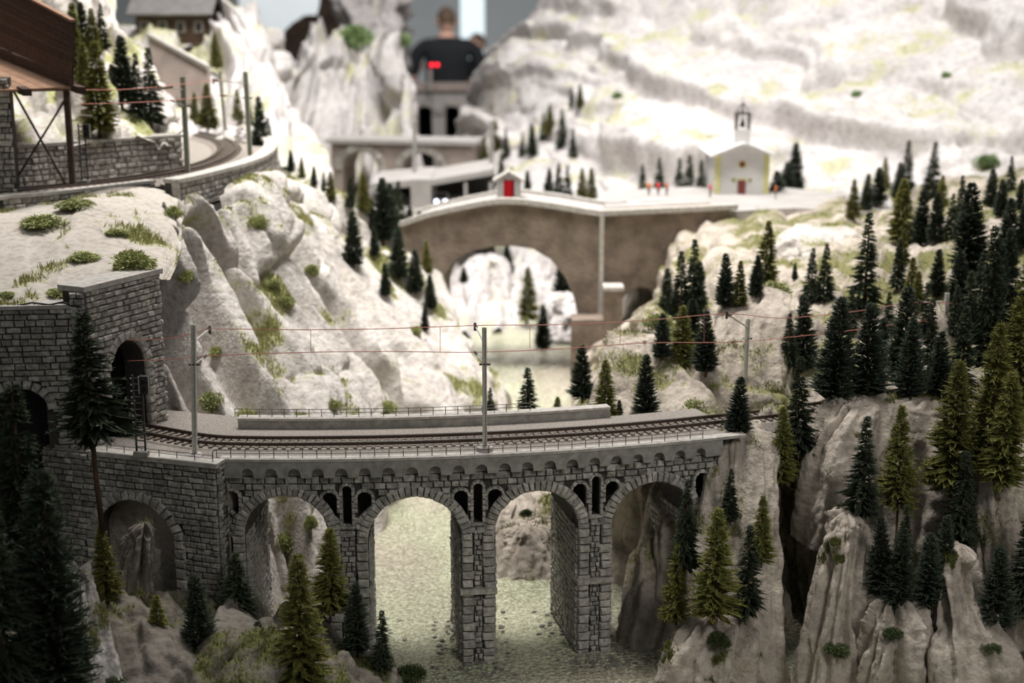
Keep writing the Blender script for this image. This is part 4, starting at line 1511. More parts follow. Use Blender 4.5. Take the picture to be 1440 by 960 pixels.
arcp = lambda px: FACE.at(face_sz(px, 640)[0], ZD, -0.034)
end = face_sz(1010, 640)[0]
main_pts = [TL.at(pc, ZD, -0.14), TL.at(pc, ZD, -0.05), TL.at(pc, ZD, 0.0) + np.array([0, 0.004, 0]), arcp(265) + np.array([0, 0.004, 0])] + [arcp(x) for x in (340, 420, 500, 580, 660, 740, 820, 900, 980)] + [FACE.at(end + k, ZD, -0.034) for k in (0.03, 0.07, 0.11, 0.16, 0.22)]
TRK = railway('railway_track', 'single railway track crossing the viaduct out of the tunnel', main_pts, ZD + 0.0015)
up_pts = [Q(-140, 281, ZU) - np.array([0.35, 0.02, 0])] + [Q(px, py, ZU) for (px, py) in ((-140, 281), (-40, 274), (60, 267), (150, 258), (215, 249), (265, 239), (300, 228), (318, 217), (322, 208), (312, 199), (290, 192), (262, 186), (235, 182))]
railway('upper_railway_track', 'railway track bending round the upper curve behind the parapet wall', up_pts, ZU, pitch=0.008)


def railing(name, label, surf, s0, s1, z, h, pitch, o, r=0.00035, end_hook=False):
    root = empty(name, surf.at((s0 + s1) / 2, z, o))
    tag(root, label, 'railing')
    n = int((s1 - s0) / pitch)
    for i in range(n + 1):
        s = s0 + (s1 - s0) * i / n
        MB().tube([surf.at(s, z, o), surf.at(s, z + h, o)], r, 5).build('post', 'railing_iron', root)
    for f in (0.55, 1.0):
        MB().tube([surf.at(s, z + h * f, o) for s in np.linspace(s0, s1, 70)], r * 0.8, 5).build('hand_rail', 'railing_iron', root)
    if end_hook:
        MB().tube([surf.at(s0, z + h, o), surf.at(s0 - 0.002, z + h - 0.0006, o), surf.at(s0 - 0.003, z + h * 0.6, o), surf.at(s0 - 0.003, z, o)], r * 1.3, 6).build('end_loop', 'railing_iron', root)
    return root


railing('railing', 'thin iron railing along the front edge of the viaduct deck', FACE, face_sz(306, 640)[0], face_sz(986, 610)[0], ZD + 0.002, 0.0062, 0.0104, 0.0028, end_hook=True)
railing('railing', 'thin iron railing behind the track on the rear kerb', FACE, face_sz(292, 600)[0], face_sz(778, 600)[0], ZD + 0.0095, 0.0062, 0.0104, -WID)
railing('railing', 'low iron railing on top of the masonry abutment', ABL, on_ab(152, 640)[0], ABL.L - 0.002, AZ + 0.004, 0.005, 0.013, 0.001)


def mast(name, label, base, top, mat, arm_to=None, arm2=None, w=0.0034, foot=True):
    base, top = np.asarray(base, float), np.asarray(top, float)
    root = empty(name, base)
    tag(root, label, 'mast')
    ax = top - base
    x = np.array([1.0, 0, 0]) * w / 2
    y = np.array([0, 1.0, 0]) * w / 2
    c = (base + top) / 2
    # rolled H section: two flanges and a web
    mb = MB()
    for sg in (-1, 1):
        mb.box(c + sg * x * 0.8, x * 0.2, y, ax / 2)
    mb.box(c, x * 0.8, y * 0.35, ax / 2)
    mb.build('mast_post', mat, root)
    if foot:
        MB().lathe(base, [(0.0065, -0.003), (0.0062, 0.0012), (0.0045, 0.0022), (0.0035, 0.0024)], 12).build('mast_foot', 'coping', root)
    if arm_to is not None:
        a = np.asarray(arm_to, float)
        s = base + ax * 0.87
        MB().tube([s, a], 0.0007, 6).build('bracket_arm', mat, root)
        MB().tube([a - (a - s) * 0.12, a], 0.0013, 8).build('insulator', 'insulator', root)
        MB().tube([a + np.array([0, 0, 0.002]), a - np.array([0, 0, 0.004])], 0.001, 8).build('wire_clamp', 'insulator', root)
    if arm2 is not None:
        a = np.asarray(arm2, float)
        s = base + ax * 0.70
        MB().tube([s, a], 0.0005, 6).build('registration_arm', mat, root)
        MB().tube([a - (a - s) * 0.2, a], 0.001, 8).build('insulator', 'insulator', root)
        MB().tube([s - x * 2.2, s + x * 2.6], 0.0009, 8).build('arm_clamp', 'insulator', root)
    return root


# where the wires hang over the track centre
def trk(px):
    return TRK_at(px)


def TRK_at(px):
    best = None
    for s in np.linspace(0, TRK.L, 400):
        p = TRK.at(s, ZD)
        F = p[1] * math.cos(PITCH) - (p[2] - CAMZ) * math.sin(PITCH)
        q = 720 + FPX * p[0] / F
        if best is None or abs(q - px) < best[0]:
            best = (abs(q - px), p)
    return best[1]


def zpix(px, py, y):
    return float(P(px, py, y)[2])


def wire_pt(px, py):
    p = TRK_at(px)
    return np.array([P(px, py, p[1])[0], p[1], zpix(px, py, p[1])])


MSG = [wire_pt(*q) for q in ((295, 462), (420, 463.5), (540, 462), (668, 457.5), (790, 456), (910, 450), (1022, 441))]
CON = [wire_pt(*q) for q in ((290, 500), (420, 495.5), (540, 494), (668, 495), (790, 490), (910, 482), (1030, 481))]
mast('catenary_mast', 'grey catenary mast standing at the deck edge mid-viaduct', FACE.at(face_sz(683, 640)[0], ZD + 0.004, -0.004), P(681, 460, 1.0075), 'mast_grey', MSG[3], CON[3])
mast('catenary_mast', 'grey catenary mast at the abutment corner near the tunnel', P(274, 641, 1.005), P(272, 456, 1.005), 'mast_grey', MSG[0], CON[0])
b3 = hit(1048, 531)
mast('catenary_mast', 'pale catenary mast on the rock knoll where the track leaves the viaduct', b3 - np.array([0, 0, 0.006]), P(1052, 448, b3[1]), 'mast_grey', MSG[-1], CON[-1], foot=False)
b4 = P(1328, 500, 1.27)
M4 = P(1292, 425, 1.24)
C4 = P(1296, 452, 1.24)
mast('catenary_mast', 'catenary mast half hidden among the firs on the slope', b4, P(1332, 412, 1.27), 'mast_grey', M4, C4, foot=False)


def wires(name, label, msg, con, drops, ext_m=(), ext_c=()):
    root = empty(name, con[0])
    tag(root, label, 'overhead wire')
    def sm(p):
        return list(catmull(np.array(p)[:, None, :], 10 * len(p))[:, 0])
    MB().tube(sm(list(msg) + list(ext_m)), 0.00032, 5).build('messenger_wire', 'copper_wire', root)
    MB().tube(sm(list(con) + list(ext_c)), 0.00032, 5).build('contact_wire', 'copper_wire', root)
    for (a, b2) in drops:
        MB().tube([a, b2], 0.00022, 5).build('dropper', 'copper_wire', root)


dr = []
for (x, y0, y1) in ((437, 463, 495), (619, 459, 494), (745, 457, 490), (872, 452, 484), (990, 443, 482)):
    dr.append((wire_pt(x, y0), wire_pt(x, y1)))
wires('overhead_wire', 'pair of thin copper overhead wires above the viaduct track', MSG, CON, dr,
      [P(1100, 447, 1.15), P(1200, 438, 1.19), M4, P(1400, 432, 1.28)], [P(1100, 475, 1.15), P(1200, 464, 1.19), C4, P(1400, 452, 1.28)])
wires('tunnel_wire', 'short overhead wires running from the portal to the corner mast', [TL.at(pc, zpix(190, 481, 1.06), 0.002), P(240, 475, 1.04), MSG[0]], [TL.at(pc, zpix(190, 510, 1.06), 0.002), P(240, 505, 1.04), CON[0]], [])

# upper line masts and wires
u1, u2, u3 = Q(264, 243, ZU), Q(352, 222, ZU), Q(318, 196, ZU)
wa, wb = [P(112, 126, 1.34), P(165, 126, 1.38), P(222, 122, 1.42), P(300, 113, 1.58), P(320, 112, 1.75)], [P(112, 146, 1.34), P(165, 145, 1.38), P(240, 141, 1.43), P(310, 134, 1.6), P(318, 133, 1.75)]
mast('upper_mast', 'greenish catenary mast before the curved wall', u1, P(257, 108, u1[1]), 'mast_green', wa[2], wb[2], w=0.005, foot=False)
mast('upper_mast', 'greenish catenary mast inside the bend of the curved wall', u2, P(345, 101, u2[1]), 'mast_green', wa[3], wb[3], w=0.005)
mast('upper_mast', 'slim far catenary mast beyond the upper bend', u3, P(309, 100, u3[1]), 'mast_green', None, None, w=0.004, foot=False)
wires('upper_wire', 'thin overhead wires along the upper line past the firs', wa, wb, [])
MB_ = MB().tube([P(200, 129, 1.40), P(243, 122, 1.43)], 0.0011, 8)
tag(MB_.build('section_insulator', 'insulator'), 'dark rod insulator hanging in the upper wires', 'insulator')


def signal(name, label, base, h, w=0.0065, head=1):
    root = empty(name, base)
    tag(root, label, 'signal')
    base = np.asarray(base, float)
    for sg in (-1, 1):
        MB().cbox(base + np.array([sg * w / 2, 0, h / 2]), 0.0012, 0.0016, h).build('ladder_rail', 'signal_dark', root)
    n = int(h / 0.0045)
    for i in range(n):
        z = base[2] + (i + 0.5) * h / n
        MB().cbox(np.array([base[0], base[1], z]), w, 0.0008, 0.0006).build('rung', 'signal_dark', root)
        MB().cbox(np.array([base[0] - w / 2 - 0.0008, base[1] - 0.0008, z]), 0.0014, 0.0008, 0.001).build('rung_end', 'signal_rivet', root)
    hd = np.array([base[0] + head * w * 0.85, base[1] - 0.001, base[2] + h - 0.007])
    hb = MB().cbox(hd, 0.007, 0.004, 0.013).build('signal_head', 'signal_dark', root)
    for sx in (-1, 1):
        MB().cbox(hd + np.array([sx * 0.0035, -0.002, 0]), 0.0006, 0.0006, 0.013).build('head_rim', 'signal_rivet', hb)
    for dz in (0.003, -0.003):
        MB().lathe((0, 0, 0), [(0.0018, 0), (0.0018, 0.0012)], 10)
        mb = MB()
        mb.tube([hd + np.array([0, -0.002, dz]), hd + np.array([0, -0.0034, dz])], 0.0017, 10)
        mb.build('lamp_hood', 'tunnel_dark', hb)
    MB().cbox(base + np.array([0, 0, 0.002]), w * 1.6, 0.007, 0.004).build('signal_foot', 'concrete', root)
    return root


sb_ = P(199, 641, 1.0)
signal('signal_mast', 'dark riveted signal mast in front of the tunnel mouth', sb_, float(P(199, 527, 1.0)[2] - sb_[2]))
ub_ = Q(120, 259, ZU)
signal('upper_signal', 'thin ladder signal beside the upper track at the masonry wall', ub_, float(P(120, 174, ub_[1])[2] - ub_[2]), w=0.006, head=1)

# ------------------------------------------------------------------ timber avalanche shelter
sh = empty('timber_shelter', Q(98, 262, ZU))
tag(sh, 'brown timber shelter with plank deck and screen on cross-braced posts', 'shelter')
pA, pB = P(98, 122, 1.325), P(-110, 132, 1.29)          # front edge of the deck
pD, pC = P(2, 83, 1.56), P(-110, 55, 1.72)
# deck planks run along the screen: interpolate between the screen foot (A-D) and the outer edge
n = 11
dvec = (pD - pA)
fr = pB - pA
for i in range(n):
    a0 = pA + fr * (i / n)
    a1 = pA + fr * ((i + 0.94) / n)
    b0, b1 = a0 + dvec * 1.9, a1 + dvec * 1.9
    th = np.array([0, 0, -0.002])
    MB().hexa([a0 + th, a1 + th, b1 + th, b0 + th, a0, a1, b1, b0]).build('deck_plank', 'plank_light', sh)
# screen planks
tA, tD = P(101, 31, 1.325), P(2, -22, 1.56)
hA, hD = tA - pA, tD - pD
nrm = np.cross(dvec, np.array([0, 0, 1.0]))
nrm = nrm / np.linalg.norm(nrm) * 0.0016
m_ = 13
for i in range(m_):
    f0, f1 = i / m_, (i + random.uniform(0.85, 0.97)) / m_
    q0, q1 = pA + hA * f0, pA + hA * f1
    r0, r1 = pA + dvec * 1.9 + (hA + (hD - hA) * 1.9) * f0, pA + dvec * 1.9 + (hA + (hD - hA) * 1.9) * f1
    MB().hexa([q0, r0, r0 + nrm, q0 + nrm, q1, r1, r1 + nrm, q1 + nrm]).build('screen_plank', 'plank_dark', sh)
for f in (0.02, 0.45, 0.9, 1.35):
    q0 = pA + dvec * f + nrm * 1.6
    MB().box(q0 + (hA + (hD - hA) * f) / 2, dvec / np.linalg.norm(dvec) * 0.0022, nrm * 1.1, (hA + (hD - hA) * f) / 2).build('screen_post', 'timber', sh)
# bright capping board along the top of the screen
q0, q1 = tA, pA + dvec * 1.9 + (hA + (hD - hA) * 1.9)
up = np.array([0, 0, 0.0022])
MB().hexa([q0 - nrm, q1 - nrm, q1 + 2 * nrm, q0 + 2 * nrm, q0 - nrm + up, q1 - nrm + up, q1 + 2 * nrm + up, q0 + 2 * nrm + up]).build('capping_board', 'plank_light', sh)
posts = []
for (px, py, tp) in ((18, 266, 124), (98, 263, 122), (-75, 272, 128)):
    b_ = Q(px, py, ZU)
    t_ = P(px, tp + 4, b_[1])
    posts.append((b_, t_))
    MB().box((b_ + t_) / 2, (0.0026, 0, 0), (0, 0.0026, 0), (0, 0, (t_[2] - b_[2]) / 2)).build('post', 'timber', sh)
for i, j in ((0, 1), (2, 0)):
    (b0, t0), (b1, t1) = posts[i], posts[j]
    for (u, v) in ((b0, t1), (t0, b1)):
        MB().tube([u + np.array([0, -0.002, 0.003]), v + np.array([0, -0.002, -0.003])], 0.0011, 6).build('brace', 'timber', sh)
MB().box((posts[0][1] + posts[1][1]) / 2 + np.array([0, -0.001, 0.001]), ((posts[1][1] - posts[0][1]) / 2 * 1.02), (0, 0.0022, 0), (0, 0, 0.0018)).build('edge_beam', 'timber', sh)
MB().box((posts[0][1] + posts[2][1]) / 2 + np.array([0, -0.001, 0.001]), ((posts[2][1] - posts[0][1]) / 2), (0, 0.0022, 0), (0, 0, 0.0018)).build('edge_beam', 'timber', sh)
for (px, py, d) in ((34, 128, 1.31), (110, 125, 1.335)):
    c = P(px, py, d)
    MB().box(c, dvec / np.linalg.norm(dvec) * 0.012, (0.004, 0, 0), (0, 0, 0.003)).build('beam_end', 'timber', sh)

# ================================================================== STONE ROAD BRIDGE
def stone_bridge():
    D0 = 1.90
    root = empty('stone_bridge', P(790, 500, D0))
    tag(root, 'humped brown stone road bridge with one wide arch over the gorge', 'bridge')
    LB = Line(P(560, 330, D0 + 0.03), P(846, 330, D0))
    xa = lambda px, py: on_line(LB, px, py)
    # roadway line and arch line measured on the face
    top = [xa(*q) for q in ((560, 318), (600, 304), (640, 295), (680, 287), (705, 284), (735, 285), (780, 291), (820, 298), (846, 302))]
    ts, tz = np.array([t[0] for t in top]), np.array([t[1] for t in top])
    ar = [xa(*q) for q in ((618, 408), (626, 384), (640, 366), (660, 354), (690, 347), (720, 345), (750, 350), (775, 365), (795, 390), (808, 420), (814, 455), (816, 500))]
    asx, az = np.array([t[0] for t in ar]), np.array([t[1] for t in ar])

    def iv(s):
        z1 = float(np.interp(s, ts, tz))
        if asx[0] < s < asx[-1]:
            return [(float(np.interp(s, asx, az)), z1)]
        return [(1.15, z1)]
    strips(LB, ts[0], ts[-1], 0.004, -0.10, 0.0, iv).build('arch_wall', 'bridge_stone', root)
    n = 40
    cp = MB()
    S = np.linspace(ts[0], ts[-1], n + 1)
    for off in ((0.004, -0.008), (-0.094, -0.104)):
        for a, b2 in zip(S[:-1], S[1:]):
            za, zb = float(np.interp(a, ts, tz)), float(np.interp(b2, ts, tz))
            cp.hexa([LB.at(a, za - 0.002, off[0]), LB.at(b2, zb - 0.002, off[0]), LB.at(b2, zb - 0.002, off[1]), LB.at(a, za - 0.002, off[1]), LB.at(a, za + 0.0055, off[0]), LB.at(b2, zb + 0.0055, off[0]), LB.at(b2, zb + 0.0055, off[1]), LB.at(a, za + 0.0055, off[1])])
        cp.build('parapet_coping', 'coping', root)
        cp = MB()
    for a, b2 in zip(S[:-1], S[1:]):
        za, zb = float(np.interp(a, ts, tz)), float(np.interp(b2, ts, tz))
        cp.hexa([LB.at(a, za - 0.004, -0.008), LB.at(b2, zb - 0.004, -0.008), LB.at(b2, zb - 0.004, -0.094), LB.at(a, za - 0.004, -0.094), LB.at(a, za + 0.0005, -0.008), LB.at(b2, zb + 0.0005, -0.008), LB.at(b2, zb + 0.0005, -0.094), LB.at(a, za + 0.0005, -0.094)])
    cp.build('roadway', 'pale_concrete', root)
    # corner strip and the wing wall turning towards the church
    E = LB.at(LB.L, 0, 0)
    MB().cbox((E[0], E[1] - 0.002, (1.17 + tz[-1]) / 2), 0.006, 0.006, tz[-1] - 1.17).build('corner_strip', 'coping', root)
    WB = Line(E, P(1026, 310, D0 + 0.06))
    wl, _ = on_line(WB, 872, 440)
    wr, _ = on_line(WB, 926, 440)
    _, wap = on_line(WB, 900, 404)
    wrad = (wr - wl) / 2

    def iv2(s):
        x = s - (wl + wr) / 2
        if abs(x) < wrad:
            return [(wap - wrad + math.sqrt(wrad ** 2 - x * x), tz[-1])]
        return [(1.15, tz[-1])]
    strips(WB, 0, WB.L, 0.004, -0.07, 0.0, iv2).build('wing_wall', 'bridge_stone', root)
    sweep(WB, 0, WB.L + 0.01, [(-0.012, tz[-1] - 0.001), (0.005, tz[-1] - 0.001), (0.005, tz[-1] + 0.006), (-0.012, tz[-1] + 0.006)], 8).build('parapet_coping', 'coping', root)
    # buttress stump with a pale cap at the pier foot
    c = P(861, 470, D0 - 0.03)
    MB().cbox((c[0], c[1], 1.22), 0.024, 0.03, 0.14).build('buttress', 'bridge_stone', root)
    MB().cbox((c[0], c[1], 1.293), 0.027, 0.034, 0.005).build('buttress_cap', 'coping', root)
    c = P(836, 520, D0 - 0.02)
    MB().cbox((c[0], c[1], 1.2), 0.064, 0.04, 0.1).build('pier_foot', 'bridge_stone', root)
    # road along the wing wall to the church
    rd = [E + np.array([0, 0.004, tz[-1] - 0.004]), WB.at(WB.L, tz[-1] - 0.004, -0.004), P(1120, 296, 2.0), P(1260, 310, 1.95), P(1250, 300, 2.12), P(1090, 289, 2.25), P(990, 290, 2.26), P(850, 292, 2.2)]
    rd = [np.array([p[0], p[1], tz[-1] - 0.004]) for p in rd]
    mb = MB().prism(rd, (0, 0, -0.02))
    tag(mb.build('church_road', 'pale_concrete'), 'pale level road and yard in front of the church', 'road', kind='structure')
    return root, LB, tz


SBR, SBL, SBT = stone_bridge()
RZ = float(SBT[-1]) - 0.004   # level of the church yard

# wayside shrine on the crown of the bridge
kx, _ = on_line(SBL, 710, 284)
kb = SBL.at(kx, float(max(SBT)) , -0.05)
KW = 0.033
ks = empty('wayside_shrine', kb)
tag(ks, 'tiny gabled shrine with a bright red recess on the bridge crown', 'shrine')
h_ = 0.026
for sx in (-1, 1):
    MB().cbox(kb + np.array([sx * (KW / 2 - 0.0045), 0, h_ / 2]), 0.009, 0.024, h_).build('side_wall', 'pale_concrete', ks)
MB().cbox(kb + np.array([0, 0.010, h_ / 2]), KW - 0.018, 0.004, h_).build('rear_wall', 'kiosk_red', ks)
MB().cbox(kb + np.array([-0.001, -0.002, h_ * 0.46]), 0.0125, 0.004, h_ * 0.9).build('red_door', 'kiosk_red', ks)
MB().prism([kb + np.array([-KW / 2, -0.012, h_]), kb + np.array([KW / 2, -0.012, h_]), kb + np.array([0, -0.012, h_ + 0.009])], (0, 0.024, 0)).build('gable', 'pale_concrete', ks)
for sg in (-1, 1):
    e0, e1 = kb + np.array([sg * (KW / 2 + 0.005), 0, h_ - 0.002]), kb + np.array([0, 0, h_ + 0.0105])
    c = (e0 + e1) / 2
    v = (e1 - e0) / 2
    nn = np.array([-v[2], 0, v[0]])
    nn = nn / np.linalg.norm(nn) * 0.0012
    MB().box(c, v, (0, 0.014, 0), nn).build('roof_slab', 'coping', ks)

# ------------------------------------------------------------------ church
cd = 2.16
cl, cr = P(1004, 291, cd), P(1079, 291, cd)
CZ = RZ
cx, cw = (cl[0] + cr[0]) / 2, cr[0] - cl[0]
eave = float(P(1004, 217, cd)[2])
ridge = float(P(1042, 203, cd)[2])
ch = empty('church', (cx, cd, CZ))
tag(ch, 'small white church with yellow edges, red door and open bell turret', 'church')
depth = 0.12
fp = lambda x, z, y=0.0: np.array([cx + x, cd + y, z])
nv_ = [fp(-cw / 2, CZ - 0.01), fp(cw / 2, CZ - 0.01), fp(cw / 2, eave), fp(0, ridge), fp(-cw / 2, eave)]
MB().prism(nv_, (0, depth, 0)).build('nave', 'white_plaster', ch)
for sg in (-1, 1):
    MB().cbox(fp(sg * (cw / 2 - 0.0035), (CZ + eave) / 2, -0.0008), 0.008, 0.003, eave - CZ).build('corner_band', 'yellow_trim', ch)
    e0, e1 = fp(sg * (cw / 2 + 0.009), eave - 0.0035, depth / 2 - 0.004), fp(0, ridge + 0.001, depth / 2 - 0.004)
    v = (e1 - e0) / 2
    nn = np.array([-v[2], 0, v[0]])
    nn = nn / np.linalg.norm(nn) * 0.0016 * (1 if v[0] > 0 else -1)
    MB().box((e0 + e1) / 2 + nn * 1.2, v, (0, depth / 2 + 0.012, 0), nn).build('roof_slab', 'slate_light', ch)
    w_ = MB()
    w_.lathe((0, 0, 0), [(0.0001, 0)], 3)
    MB().tube([fp(sg * 0.0125, CZ + 0.021, 0.001), fp(sg * 0.0125, CZ + 0.021, -0.0012)], 0.0032, 14).build('window_surround', 'yellow_trim', ch)
    MB().tube([fp(sg * 0.0125, CZ + 0.021, 0.001), fp(sg * 0.0125, CZ + 0.021, -0.0018)], 0.0019, 12).build('round_window', 'window_dark', ch)
dr_ = MB().cbox(fp(0, CZ + 0.0105, -0.001), 0.0115, 0.003, 0.021).build('church_door', 'door_red', ch)
MB().cbox(fp(0, CZ + 0.0222, -0.001), 0.0145, 0.004, 0.0016).build('door_lintel', 'yellow_trim', ch)
rz = float(P(1042, 231, cd)[2])
MB().tube([fp(0, rz, 0.001), fp(0, rz, -0.0012)], 0.0062, 18).build('rose_surround', 'yellow_trim', ch)
MB().tube([fp(0, rz, 0.001), fp(0, rz, -0.002)], 0.0043, 16).build('rose_window', 'door_red', ch)
tb0, tb1 = ridge - 0.006, float(P(1042, 183, cd)[2])
MB().cbox(fp(0, (tb0 + tb1) / 2, 0.010), 0.0215, 0.022, tb1 - tb0).build('turret_base', 'white_plaster', ch)
bt = float(P(1042, 160, cd)[2])
for sx in (-1, 1):
    for sy in (0, 1):
        MB().cbox(fp(sx * 0.0095, (tb1 + bt) / 2, 0.001 + sy * 0.018), 0.0022, 0.0022, bt - tb1).build('turret_post', 'iron_dark', ch)
for sy in (0, 1):
    MB().cbox(fp(0, bt, 0.001 + sy * 0.018), 0.0225, 0.003, 0.0022).build('turret_beam', 'iron_dark', ch)
for sx in (-1, 1):
    MB().cbox(fp(sx * 0.0095, bt, 0.010), 0.003, 0.02, 0.0022).build('turret_beam', 'iron_dark', ch)
bz_ = tb1 + 0.004
MB().lathe(fp(0, bz_, 0.010), [(0.0052, 0), (0.0046, 0.002), (0.0032, 0.006), (0.0024, 0.0095), (0.0008, 0.0115), (0.0006, bt - bz_)], 16).build('bell', 'bell_bronze', ch, True)
# curved iron crown with a cross
ct = float(P(1043, 143, cd)[2])
for sg in (-1, 1):
    MB().tube([fp(sg * 0.0085, bt, 0.010), fp(sg * 0.0075, bt + 0.006, 0.010), fp(sg * 0.0035, bt + 0.012, 0.010), fp(0, bt + 0.0135, 0.010)], 0.0009, 6).build('crown_hoop', 'iron_dark', ch)
    MB().tube([fp(0, bt, 0.010 + sg * 0.0085), fp(0, bt + 0.006, 0.010 + sg * 0.0075), fp(0, bt + 0.012, 0.010 + sg * 0.0035), fp(0, bt + 0.0135, 0.010)], 0.0009, 6).build('crown_hoop', 'iron_dark', ch)
cx_ = MB()
cx_.cbox(fp(0, (bt + 0.0135 + ct) / 2, 0.010), 0.0012, 0.0012, ct - bt - 0.0125)
cx_.cbox(fp(0, ct - 0.0035, 0.010), 0.0048, 0.0012, 0.0012)
cx_.build('roof_cross', 'iron_dark', ch)

# curved white parapet on the road beside the church
mb = MB()
pp = [P(850, 296, 2.05), P(868, 290, 2.05), P(885, 284, 2.06), P(905, 281, 2.07), (P(935, 280, 2.09))]
for a, b2 in zip(pp[:-1], pp[1:]):
    a, b2 = np.array(a), np.array(b2)
    mb.hexa([np.r_[a[:2], RZ], np.r_[b2[:2], RZ], np.r_[b2[:2] + [0, 0.008], RZ], np.r_[a[:2] + [0, 0.008], RZ], a, b2, b2 + np.array([0, 0.008, 0]), a + np.array([0, 0.008, 0])])
tag(mb.build('white_parapet', 'white_plaster'), 'white sloping parapet on the road beside the bridge end', 'parapet')

# ------------------------------------------------------------------ people: one skinned body each


def person(name, label, loc, height, turn, pose, shirt, trousers, hair='hair_brown', arms='bent'):
    """body skinned from joints; unit = 1.75 m tall, facing +Y before turning"""
    root = empty(name, loc)
    tag(root, label, 'person')
    k = height / 1.75
    J = [  # position, radius
        ((0, 0, 0.98), .16), ((0, 0, 1.12), .185), ((0, 0.005, 1.28), .205), ((0, 0, 1.41), .15), ((0, 0, 1.50), .062), ((0, 0.012, 1.58), .066),
        ((-.10, 0, .92), .10), ((-.105, 0.01, .52), .068), ((-.105, -.02, .10), .045), ((-.11, .12, .04), .034),
        ((.10, 0, .92), .10), ((.105, 0.01, .52), .068), ((.105, -.02, .10), .045), ((.11, .12, .04), .034),
        ((-.17, 0, 1.425), .085), ((-.25, -.01, 1.39), .075), ((.17, 0, 1.425), .085), ((.25, -.01, 1.39), .075)]
    E = [(0, 1), (1, 2), (2, 3), (3, 4), (4, 5), (0, 6), (6, 7), (7, 8), (8, 9), (0, 10), (10, 11), (11, 12), (12, 13), (3, 14), (14, 15), (3, 16), (16, 17)]

    def arm(sh_i, pts):
        prev = sh_i
        for p, r_ in pts:
            J.append((p, r_))
            E.append((prev, len(J) - 1))
            prev = len(J) - 1
        return prev
    if arms == 'bent':
        wl_ = arm(15, [((-.305, -.03, 1.14), .056), ((-.285, .16, 1.16), .044), ((-.24, .27, 1.22), .034)])
        wr_ = arm(17, [((.29, -.02, 1.10), .05), ((.26, .16, 1.06), .042), ((.22, .28, 1.10), .033)])
    else:
        wl_ = arm(15, [((-.28, -.02, 1.08), .05), ((-.28, .05, .86), .04), ((-.275, .07, .80), .034)])
        wr_ = arm(17, [((.28, -.02, 1.08), .05), ((.28, .05, .86), .04), ((.275, .07, .80), .034)])
    M = Matrix.Rotation(turn, 4, 'Z') @ Matrix.Diagonal((k * 1.06, k * 1.02, k, 1))

    def skinned(nm, J_, E_, mats, pick, par=root):
        me = bpy.data.meshes.new(nm)
        me.from_pydata([tuple(p) for p, r_ in J_], E_, [])
        bm = bmesh.new()
        bm.from_mesh(me)
        sk = bm.verts.layers.skin.verify()
        bm.verts.ensure_lookup_table()
        for i, (p, r_) in enumerate(J_):
            bm.verts[i][sk].radius = (r_, r_ * (0.72 if i in (0, 1, 2, 3) and len(J_) > 15 and J_ is J else 1.0))
            bm.verts[i][sk].use_root = i == 0
        bm.to_mesh(me)
        bm.free()
        o = bpy.data.objects.new(nm, me)
        COL.objects.link(o)
        o.modifiers.new('skin', 'SKIN').use_smooth_shade = True
        o.modifiers.new('sub', 'SUBSURF').levels = 1
        dg = bpy.context.evaluated_depsgraph_get()
        res = bpy.data.meshes.new_from_object(o.evaluated_get(dg))
        bpy.data.objects.remove(o)
        res.materials.clear()
        for mm in mats:
            res.materials.append(MATS[mm])
        for p in res.polygons:
            p.material_index = pick(p.center)
            p.use_smooth = True
        res.transform(M)
        q = bpy.data.objects.new(nm, res)
        COL.objects.link(q)
        q.parent = par
        return q

    def pick(c):
        if c.z > 1.525:
            return 0
        if abs(c.x) > 0.2 and c.z < 1.16 and (arms != 'bent' or c.y > -0.02):
            return 0
        if abs(c.x) > 0.215 and c.z < 1.2:
            return 0
        if c.z < 0.93:
            return 2
        return 1
    skinned('body', J, E, ['skin', shirt, trousers], pick)
    # head with brow, nose, ears and chin
    bm = bmesh.new()
    bmesh.ops.create_icosphere(bm, subdivisions=4, radius=1.0)
    for v in bm.verts:
        x, y, z = v.co
        jaw = max(0.0, -z)
        nx = x * (0.076 - 0.018 * jaw)
        ny = y * 0.096 + (0.012 * jaw if y > 0 else 0)
        nz = z * 0.118
        if y > 0.55 and abs(x) < 0.2 and -0.35 < z < 0.1:
            ny += 0.022 * (1 - abs(x) / 0.2) * (1 - abs(z + 0.15) / 0.25 if abs(z + 0.15) < 0.25 else 0)
        if y > 0.4 and 0.1 < abs(x) < 0.55 and 0.0 < z < 0.2:
            ny -= 0.007
        if y > 0.5 and abs(x) < 0.3 and -0.62 < z < -0.5:
            ny -= 0.006
        if abs(x) > 0.86 and -0.25 < z < 0.2:
            nx += math.copysign(0.016, x)
            ny -= 0.008
        v.co = (nx, ny + 0.02, nz + 1.645)
    hm = bpy.data.meshes.new('head')
    bm.to_mesh(hm)
    bm.free()
    hm.materials.append(MATS['skin'])
    for p in hm.polygons:
        p.use_smooth = True
    hm.transform(M)
    ho = bpy.data.objects.new('head', hm)
    COL.objects.link(ho)
    ho.parent = root
    for sg in (-1, 1):
        bm = bmesh.new()
        bmesh.ops.create_icosphere(bm, subdivisions=2, radius=0.0125)
        em = bpy.data.meshes.new('eye')
        bm.to_mesh(em)
        bm.free()
        em.materials.append(MATS['white_paint'])
        em.transform(M @ Matrix.Translation((sg * 0.03, 0.098, 1.655)))
        eo = bpy.data.objects.new('eye', em)
        COL.objects.link(eo)
        eo.parent = ho
    # short hair: a cap over crown and nape
    bm = bmesh.new()
    bmesh.ops.create_icosphere(bm, subdivisions=4, radius=1.0)
    kill = [v for v in bm.verts if (v.co.z < -0.35 + 0.1 * (v.co.y < 0)) or (v.co.y > 0.35 and v.co.z < 0.52) or (v.co.y > -0.1 and v.co.z < 0.05)]
    bmesh.ops.delete(bm, geom=kill, context='VERTS')
